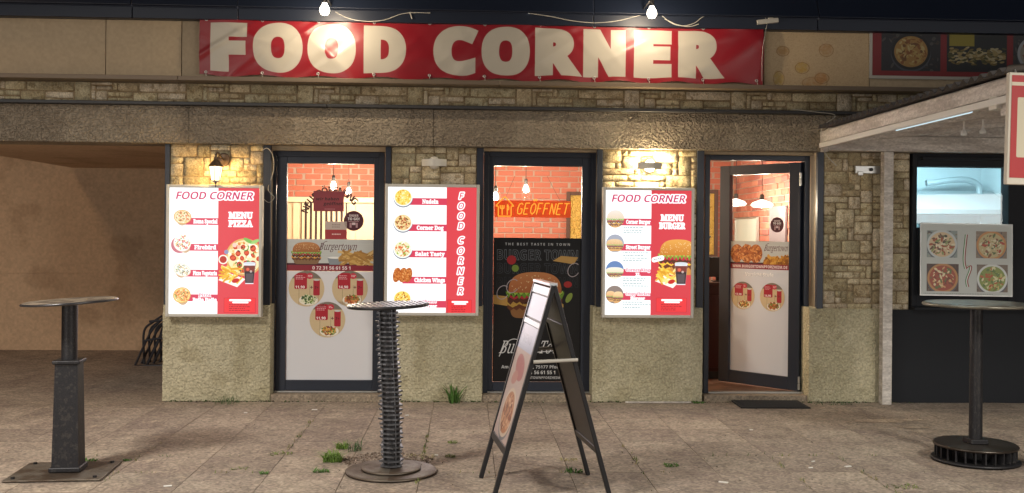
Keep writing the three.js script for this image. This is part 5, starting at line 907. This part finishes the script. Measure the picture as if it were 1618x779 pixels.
// dark tubular rack folded up in the passage behind the first pillar
{
  const z = -2.6, t = thing('tube_rack', 'dark tubular metal rack standing in the passage behind the first pillar', 'rack', [0, 0, 0]), q = (px, py, dz = 0) => onZ(px, py, z + dz), gm = std({ color: lin(0.05, 0.05, 0.06), roughness: 0.5, metalness: 0.5 });
  const R = (list, r = 0.014) => mesh('tube', tube(list, r, 30, 7), gm, t);
  for (let k = 0; k < 4; k++) { const s = k * 9, dz = -k * 0.16; R([q(213 + s, 578, dz), q(228 + s, 545, dz), q(240 + s, 522, dz), q(262 + s, 498, dz)]); R([q(228 + s, 576, dz - 0.1), q(229 + s, 520, dz - 0.1), q(243 + s, 508, dz - 0.1), q(256 + s, 499, dz - 0.1)]); R([q(232 + s, 577, dz), q(250 + s, 540, dz), q(262 + s, 515, dz)]); }
  R([q(226, 539, 0.02), q(250, 535, 0.02), q(275, 536, 0.02)]); R([q(208, 580, 0.05), q(240, 578, 0.05), q(280, 578, 0.05)], 0.018); R([q(236, 508, 0.02), q(258, 506, 0.02), q(280, 505, 0.02)]);
}
// weeds
const leafMat = [[0.08, 0.2, 0.03], [0.19, 0.32, 0.055], [0.06, 0.13, 0.04], [0.2, 0.24, 0.08], [0.34, 0.3, 0.14]].map((c) => new THREE.MeshPhysicalMaterial({ color: lin(...c), roughness: 0.8, transmission: 0.25, thickness: 0, side: THREE.DoubleSide }));
function weed(label, px, py, n, h, spread, mat, wide = 0.006, flat = 0.5, zOff) {
  const p = zOff === undefined ? onY(px, py) : onZ(px, py, zOff); const pos = [], idx = [], r = mulberry(px * 31 + py);
  for (let k = 0; k < n; k++) {
    const a = r() * 6.283, ox = (r() - 0.5) * spread, oz = (r() - 0.5) * spread * 0.7, hh = h * (0.45 + 0.6 * r()), out = hh * flat * (0.3 + r()), w = wide * (0.6 + 0.7 * r()), b = pos.length / 3, ca = Math.cos(a), sa = Math.sin(a);
    for (let i = 0; i < 4; i++) { const f = i / 3, d = out * f * f, y = hh * (f - 0.28 * f * f * flat), ww = w * (i === 0 ? 0.5 : 1 - Math.pow(f, 2) * 0.95); pos.push(ox + ca * d - sa * ww, y, oz + sa * d + ca * ww, ox + ca * d + sa * ww, y, oz + sa * d - ca * ww); }
    for (let i = 0; i < 3; i++) { const q = b + i * 2; idx.push(q, q + 1, q + 2, q + 1, q + 3, q + 2); }
  }
  const g = new THREE.BufferGeometry(); g.setAttribute('position', new THREE.Float32BufferAttribute(pos, 3)); g.setIndex(idx); g.computeVertexNormals();
  const m = tag(mesh('weed', g, leafMat[mat], scene, [p.x, 0.0, Math.max(p.z, 0.012)]), label, 'weed'); return m;
}
weed('bushy bright green weed in the paving beside the disc-column table', 526, 729, 170, 0.1, 0.13, 1, 0.005, 0.9);
weed('small bright green weed between the bushy weed and the disc column', 540, 709, 70, 0.075, 0.09, 1, 0.005, 0.9);
weed('thin dark spiky weed at the edge of the gravel patch', 560, 713, 40, 0.12, 0.1, 2, 0.003, 0.7);
weed('flat green creeping weed at the foot of the bushy weed', 508, 745, 60, 0.03, 0.1, 0, 0.006, 1.3);
weed('tall leafy weed against the plinth under the vertical-lettered menu box', 718, 637, 26, 0.24, 0.09, 0, 0.011, 0.55);
weed('wiry grass along the plinth under the pizza menu box', 358, 638, 46, 0.11, 0.22, 2, 0.003, 0.7);
weed('low moss and grass at the plinth corner beside the timber strip', 1104, 637, 60, 0.03, 0.1, 0, 0.005, 1.2);
weed('low moss along the plinth beside the door mat', 1312, 637, 120, 0.022, 0.4, 2, 0.005, 1.2);
weed('small green weed beside the square steel foot plate', 143, 728, 40, 0.03, 0.09, 0, 0.005, 1.1);
weed('tiny green weed by the back corner of the square foot plate', 201, 728, 22, 0.025, 0.06, 0, 0.005, 1.1);
weed('yellowish flat weed in the paving joint between two tables', 443, 718, 46, 0.025, 0.16, 3, 0.006, 1.4);
weed('tiny dark green weed in the open paving before the left door', 416, 749, 26, 0.028, 0.06, 0, 0.005, 1.1);
weed('sparse weed at the crossing of two paving joints', 377, 741, 26, 0.022, 0.12, 3, 0.005, 1.4);
weed('string of yellow-green weeds in the joint beside the disc-column table', 715, 700, 46, 0.03, 0.07, 3, 0.005, 1.2);
weed('lower string of yellow-green weeds in the joint beside the pavement sign', 712, 722, 40, 0.03, 0.07, 3, 0.005, 1.2);
weed('green weed at the rear foot of the pavement sign', 908, 746, 50, 0.04, 0.1, 0, 0.006, 1.1);
weed('dry yellow weed behind the rear foot of the pavement sign', 899, 728, 30, 0.03, 0.12, 4, 0.005, 1.2);
weed('dark green weed in the open paving beyond the pavement sign', 1061, 736, 40, 0.03, 0.1, 0, 0.006, 1.1);
weed('dry grass lying at the edge of the gravel patch by the disc column', 665, 722, 60, 0.025, 0.2, 4, 0.004, 1.5);
weed('yellow-green weeds in the long joint left of the ventilated table foot', 1430, 770, 46, 0.025, 0.16, 3, 0.005, 1.4);
// gravel patch where slabs are missing
{
  const p = onY(612, 727), g = new THREE.IcosahedronGeometry(1, 0), n = 620, m = new THREE.InstancedMesh(g, std({ color: 0xffffff, roughness: 0.95 }), n), d = new THREE.Object3D(), c = new THREE.Color();
  for (let i = 0; i < n; i++) { const a = rnd() * 6.283, q = Math.sqrt(rnd()), s = 0.004 + 0.008 * rnd() * rnd(); d.position.set(p.x + Math.cos(a) * q * 0.32, s * 0.3, p.z + Math.sin(a) * q * 0.24); d.rotation.set(rnd() * 3, rnd() * 3, rnd() * 3); d.scale.set(s, s * 0.7, s * 1.2); d.updateMatrix(); m.setMatrixAt(i, d.matrix); const k = 0.5 + 0.8 * rnd(); m.setColorAt(i, c.setRGB(0.2 * k, 0.15 * k, 0.12 * k)); }
  m.name = 'gravel'; m.castShadow = m.receiveShadow = true; m.userData = { kind: 'stuff', label: 'brown gravel and grit scattered round the disc-column table foot', category: 'gravel' }; scene.add(m);
  const n2 = 900, m2 = new THREE.InstancedMesh(g, std({ color: 0xffffff, roughness: 0.95 }), n2);
  for (let i = 0; i < n2; i++) { const s = 0.002 + 0.004 * rnd() * rnd(), joint = rnd() < 0.45; let x = rr(-4.6, 5.2), z = rr(0.05, 3.6); if (joint) { if (rnd() < 0.5) x = 2.7 + 0.5 * Math.round((x - 2.7) / 0.5) + rr(-0.02, 0.02); else z = 0.37 + 0.5 * Math.round((z - 0.37) / 0.5) + rr(-0.02, 0.02); } d.position.set(x, s * 0.4, z); d.rotation.set(rnd() * 3, rnd() * 3, rnd() * 3); d.scale.set(s, s * 0.5, s * (1 + 1.5 * rnd())); d.updateMatrix(); m2.setMatrixAt(i, d.matrix); const k = rnd(); m2.setColorAt(i, c.setRGB(0.1 + 0.3 * k, 0.085 + 0.25 * k, 0.06 + 0.17 * k)); }
  m2.name = 'grit'; m2.castShadow = m2.receiveShadow = true; m2.userData = { kind: 'stuff', label: 'fine grit and dry plant bits strewn over the paving', category: 'grit' }; scene.add(m2);
}
{
  const g = new THREE.IcosahedronGeometry(1, 0), list = []; for (const q of PIL) for (let i = 0; i < 150; i++) { const x = q.e0 + rnd() * (q.e1 - q.e0), k = Math.sin(x * 9) + Math.sin(x * 23 + 1); if (k + rnd() < 0.6) continue; list.push([x, 0.012 + 0.02 * rnd() * rnd()]); }
  for (let x = -2.85; x < 4.4; x += 0.012) if (rnd() < 0.4) list.push([x + rr(-0.01, 0.01), 0.02 + 0.05 * rnd() * rnd()]);
  const m = new THREE.InstancedMesh(g, std({ color: 0xffffff, roughness: 1 }), list.length), d = new THREE.Object3D(), c = new THREE.Color();
  list.forEach(([x, z], i) => { const s = 0.004 + 0.009 * rnd() * rnd(); d.position.set(x, s * 0.3, z); d.rotation.set(rnd() * 3, rnd() * 3, rnd() * 3); d.scale.set(s * 1.4, s * 0.8, s); d.updateMatrix(); m.setMatrixAt(i, d.matrix); const k = rnd(); if (k < 0.5) c.setRGB(0.05, 0.075, 0.025); else if (k < 0.8) c.setRGB(0.09, 0.07, 0.05); else c.setRGB(0.34, 0.31, 0.24); m.setColorAt(i, c); });
  m.name = 'moss'; m.castShadow = m.receiveShadow = true; m.userData = { kind: 'stuff', label: 'moss, dirt and plaster crumbs along the foot of the plinths', category: 'moss' }; scene.add(m);
}
{
  const list = [], blade = new THREE.BufferGeometry(); blade.setAttribute('position', new THREE.Float32BufferAttribute([-0.1, 0, 0, 0.1, 0, 0, 0.06, 0.6, 0.12, -0.06, 0.6, 0.12, 0, 1, 0.5], 3)); blade.setIndex([0, 1, 2, 0, 2, 3, 3, 2, 4]); blade.computeVertexNormals();
  for (const [x, z0, z1, n] of [[-0.3, 1.3, 3.4, 220], [-1.3, 0.9, 2.4, 150], [2.7, 2.1, 3.6, 130], [2.2, 2.3, 3.4, 90], [1.2, 2.0, 3.2, 60], [-2.3, 1.6, 3.2, 60]]) for (let i = 0; i < n; i++) { const z = z0 + (z1 - z0) * rnd(); if (Math.sin(z * 13 + x * 5) + Math.sin(z * 31) > -0.1 + rnd() * 0.8) list.push([x + rr(-0.018, 0.018), z]); }
  for (const [z, x0, x1, n] of [[2.37, -3.2, -1.6, 90], [2.87, -2.6, 1.4, 120], [2.37, 1.5, 3.2, 60]]) for (let i = 0; i < n; i++) { const x = x0 + (x1 - x0) * rnd(); if (Math.sin(x * 11) + Math.sin(x * 27 + 2) > rnd() * 0.9) list.push([x, z + rr(-0.015, 0.015)]); }
  const m = new THREE.InstancedMesh(blade, std({ color: 0xffffff, roughness: 0.9, side: THREE.DoubleSide }), list.length), d = new THREE.Object3D(), c = new THREE.Color();
  list.forEach(([x, z], i) => { const s = 0.014 + 0.02 * rnd(); d.position.set(x, -0.002, z); d.rotation.set(rr(-0.7, 0.7), rnd() * 6.3, rr(-0.5, 0.5)); d.scale.set(s * 1.3, s, s); d.updateMatrix(); m.setMatrixAt(i, d.matrix); const k = rnd(); m.setColorAt(i, k < 0.4 ? c.setRGB(0.3, 0.26, 0.12) : k < 0.75 ? c.setRGB(0.14, 0.18, 0.05) : c.setRGB(0.07, 0.13, 0.03)); });
  m.name = 'joint_weeds'; m.castShadow = m.receiveShadow = true; m.userData = { kind: 'stuff', label: 'sparse dry and green blades growing along the paving joints', category: 'weeds' }; scene.add(m);
  [['largest pale paint spill on the paving between the corner pillar and the canopy table', 1392, 666, 0.26, 0.1], ['thin pale paint streak just above the largest spill', 1432, 664, 0.2, 0.06], ['small pale paint spot beside the canopy table foot', 1445, 676, 0.16, 0.05]].forEach(([label, px, py, w, h], n) => {
    const p = onY(px, py), r = mulberry(200 + n), sh = new THREE.Shape(); for (let i = 0; i < 26; i++) { const a = i / 26 * 6.283, q = 0.55 + 0.45 * r(); if (i) sh.lineTo(Math.cos(a) * w * q, Math.sin(a) * h * q); else sh.moveTo(w * q, 0); }
    const g = new THREE.ExtrudeGeometry(sh, { depth: 0.001, bevelEnabled: false }); g.rotateX(-Math.PI / 2); uvm(g); tag(mesh('paint_spill', g, std({ map: texPave, color: lin(1.5, 1.45, 1.35), roughness: 0.9 }), scene, [p.x, 0.0045, p.z]), label, 'paint spill');
  });
}
// litter: cigarette ends and paper bits
[['white paper scrap below the left door threshold', 497, 648, 0.05], ['small white scrap on the paving beside the disc column', 643, 657, 0.035], ['white crumb on the paving near the yellow weeds', 689, 720, 0.03], ['white cigarette end on open paving beyond the pavement sign', 1187, 680, 0.03], ['upper of two white cigarette ends lying close together', 1285, 730, 0.03], ['lower of two white cigarette ends lying close together', 1281, 740, 0.03], ['pale stick lying on the paving near the long joint', 1340, 738, 0.05], ['flat pale wrapper scrap at the street edge of the paving', 1143, 763, 0.06], ['white scrap on the paving in front of the pizza plinth', 388, 653, 0.03], ['cream paper scrap near the square foot plate', 265, 769, 0.05]].forEach(([label, px, py, l]) => {
  const p = onY(px, py), g = rbox(l, 0.006, l * 0.4, 0.002); g.rotateY(rr(-0.6, 0.6)); tag(mesh('litter', g, M.white, scene, [p.x, 0.005, p.z]), label, 'litter');
});

// ------------------------------------------------------------------ street lamps outside the picture
function streetLamp(label, x, y, z, dir, col, k, cone = 1.25) {
  const t = thing('street_lamp', label, 'street lamp', [x, 0, z], 'street lamps outside the picture');
  mesh('pole', moved(new THREE.CylinderGeometry(0.06, 0.09, y + 0.1, 16), 0, (y + 0.1) / 2 - 0.01, 0), M.iron, t); mesh('arm', rod([0, y + 0.05, 0], [dir[0], y + 0.15, dir[1]], 0.035), M.iron, t);
  mesh('lamp_head', rbox(0.3, 0.12, 0.5, 0.03), M.iron, t, [dir[0], y + 0.16, dir[1]]); mesh('glowing_lens', rbox(0.24, 0.03, 0.42, 0.01), bulbMat(...col, 8), t, [dir[0], y + 0.08, dir[1]]);
  const l = new THREE.SpotLight(lin(...col), k, 0, cone, 0.75); l.position.set(dir[0], y + 0.04, dir[1]); l.target.position.set(dir[0], 0, dir[1]); l.castShadow = true; l.shadow.radius = 26; t.add(l, l.target);
}
streetLamp('street lamp with orange light beyond the open end of the passage', -8.6, 6.6, 1.6, [0.9, -0.4], [1, 0.6, 0.3], 34, 1.3);
streetLamp('street lamp with warm light on the pavement to the right', 5.9, 4.8, 8.8, [-0.9, -0.3], [1, 0.93, 0.8], 225, 1.42);
streetLamp('street lamp with warm light on the pavement to the left', -5.6, 5.6, 7.4, [0.9, -0.3], [1, 0.92, 0.8], 255, 1.36);
// lit shop fronts across the street
function shopFront(label, x, z, turn) {
  const t = thing('shop_front', label, 'shop front', [x, 0, z], 'lit shop fronts across the street'); t.rotation.y = turn; const w = 7, h = 2.3, y0 = 0.5;
  mesh('wall', span(-5, 5, -0.05, 6.5, -6, -0.06, 0.02), M.panel, t);
  for (let i = 0; i < 3; i++) mesh('lit_window', span(-w / 2 + i * w / 3 + 0.05, -w / 2 + (i + 1) * w / 3 - 0.05, y0, y0 + h, -0.05, 0.0, 0.005), bulbMat(1, 0.95, 0.86, 1.2), t);
  for (let i = 0; i < 4; i++) mesh('mullion', span(-w / 2 + i * w / 3 - 0.045, -w / 2 + i * w / 3 + 0.045, y0 - 0.05, y0 + h + 0.05, -0.05, 0.01, 0.005), M.darkTrim, t);
  const l = new THREE.RectAreaLight(lin(1, 0.95, 0.88), 8.5, w, h); l.position.set(0, y0 + h / 2, 0.03); l.rotation.y = Math.PI; t.add(l);
}
shopFront('lit shop front across the street to the left', -11, 18, Math.PI - 0.45);
shopFront('lit shop front across the street to the right', 12, 18, Math.PI + 0.45);

renderer.render(scene, camera);
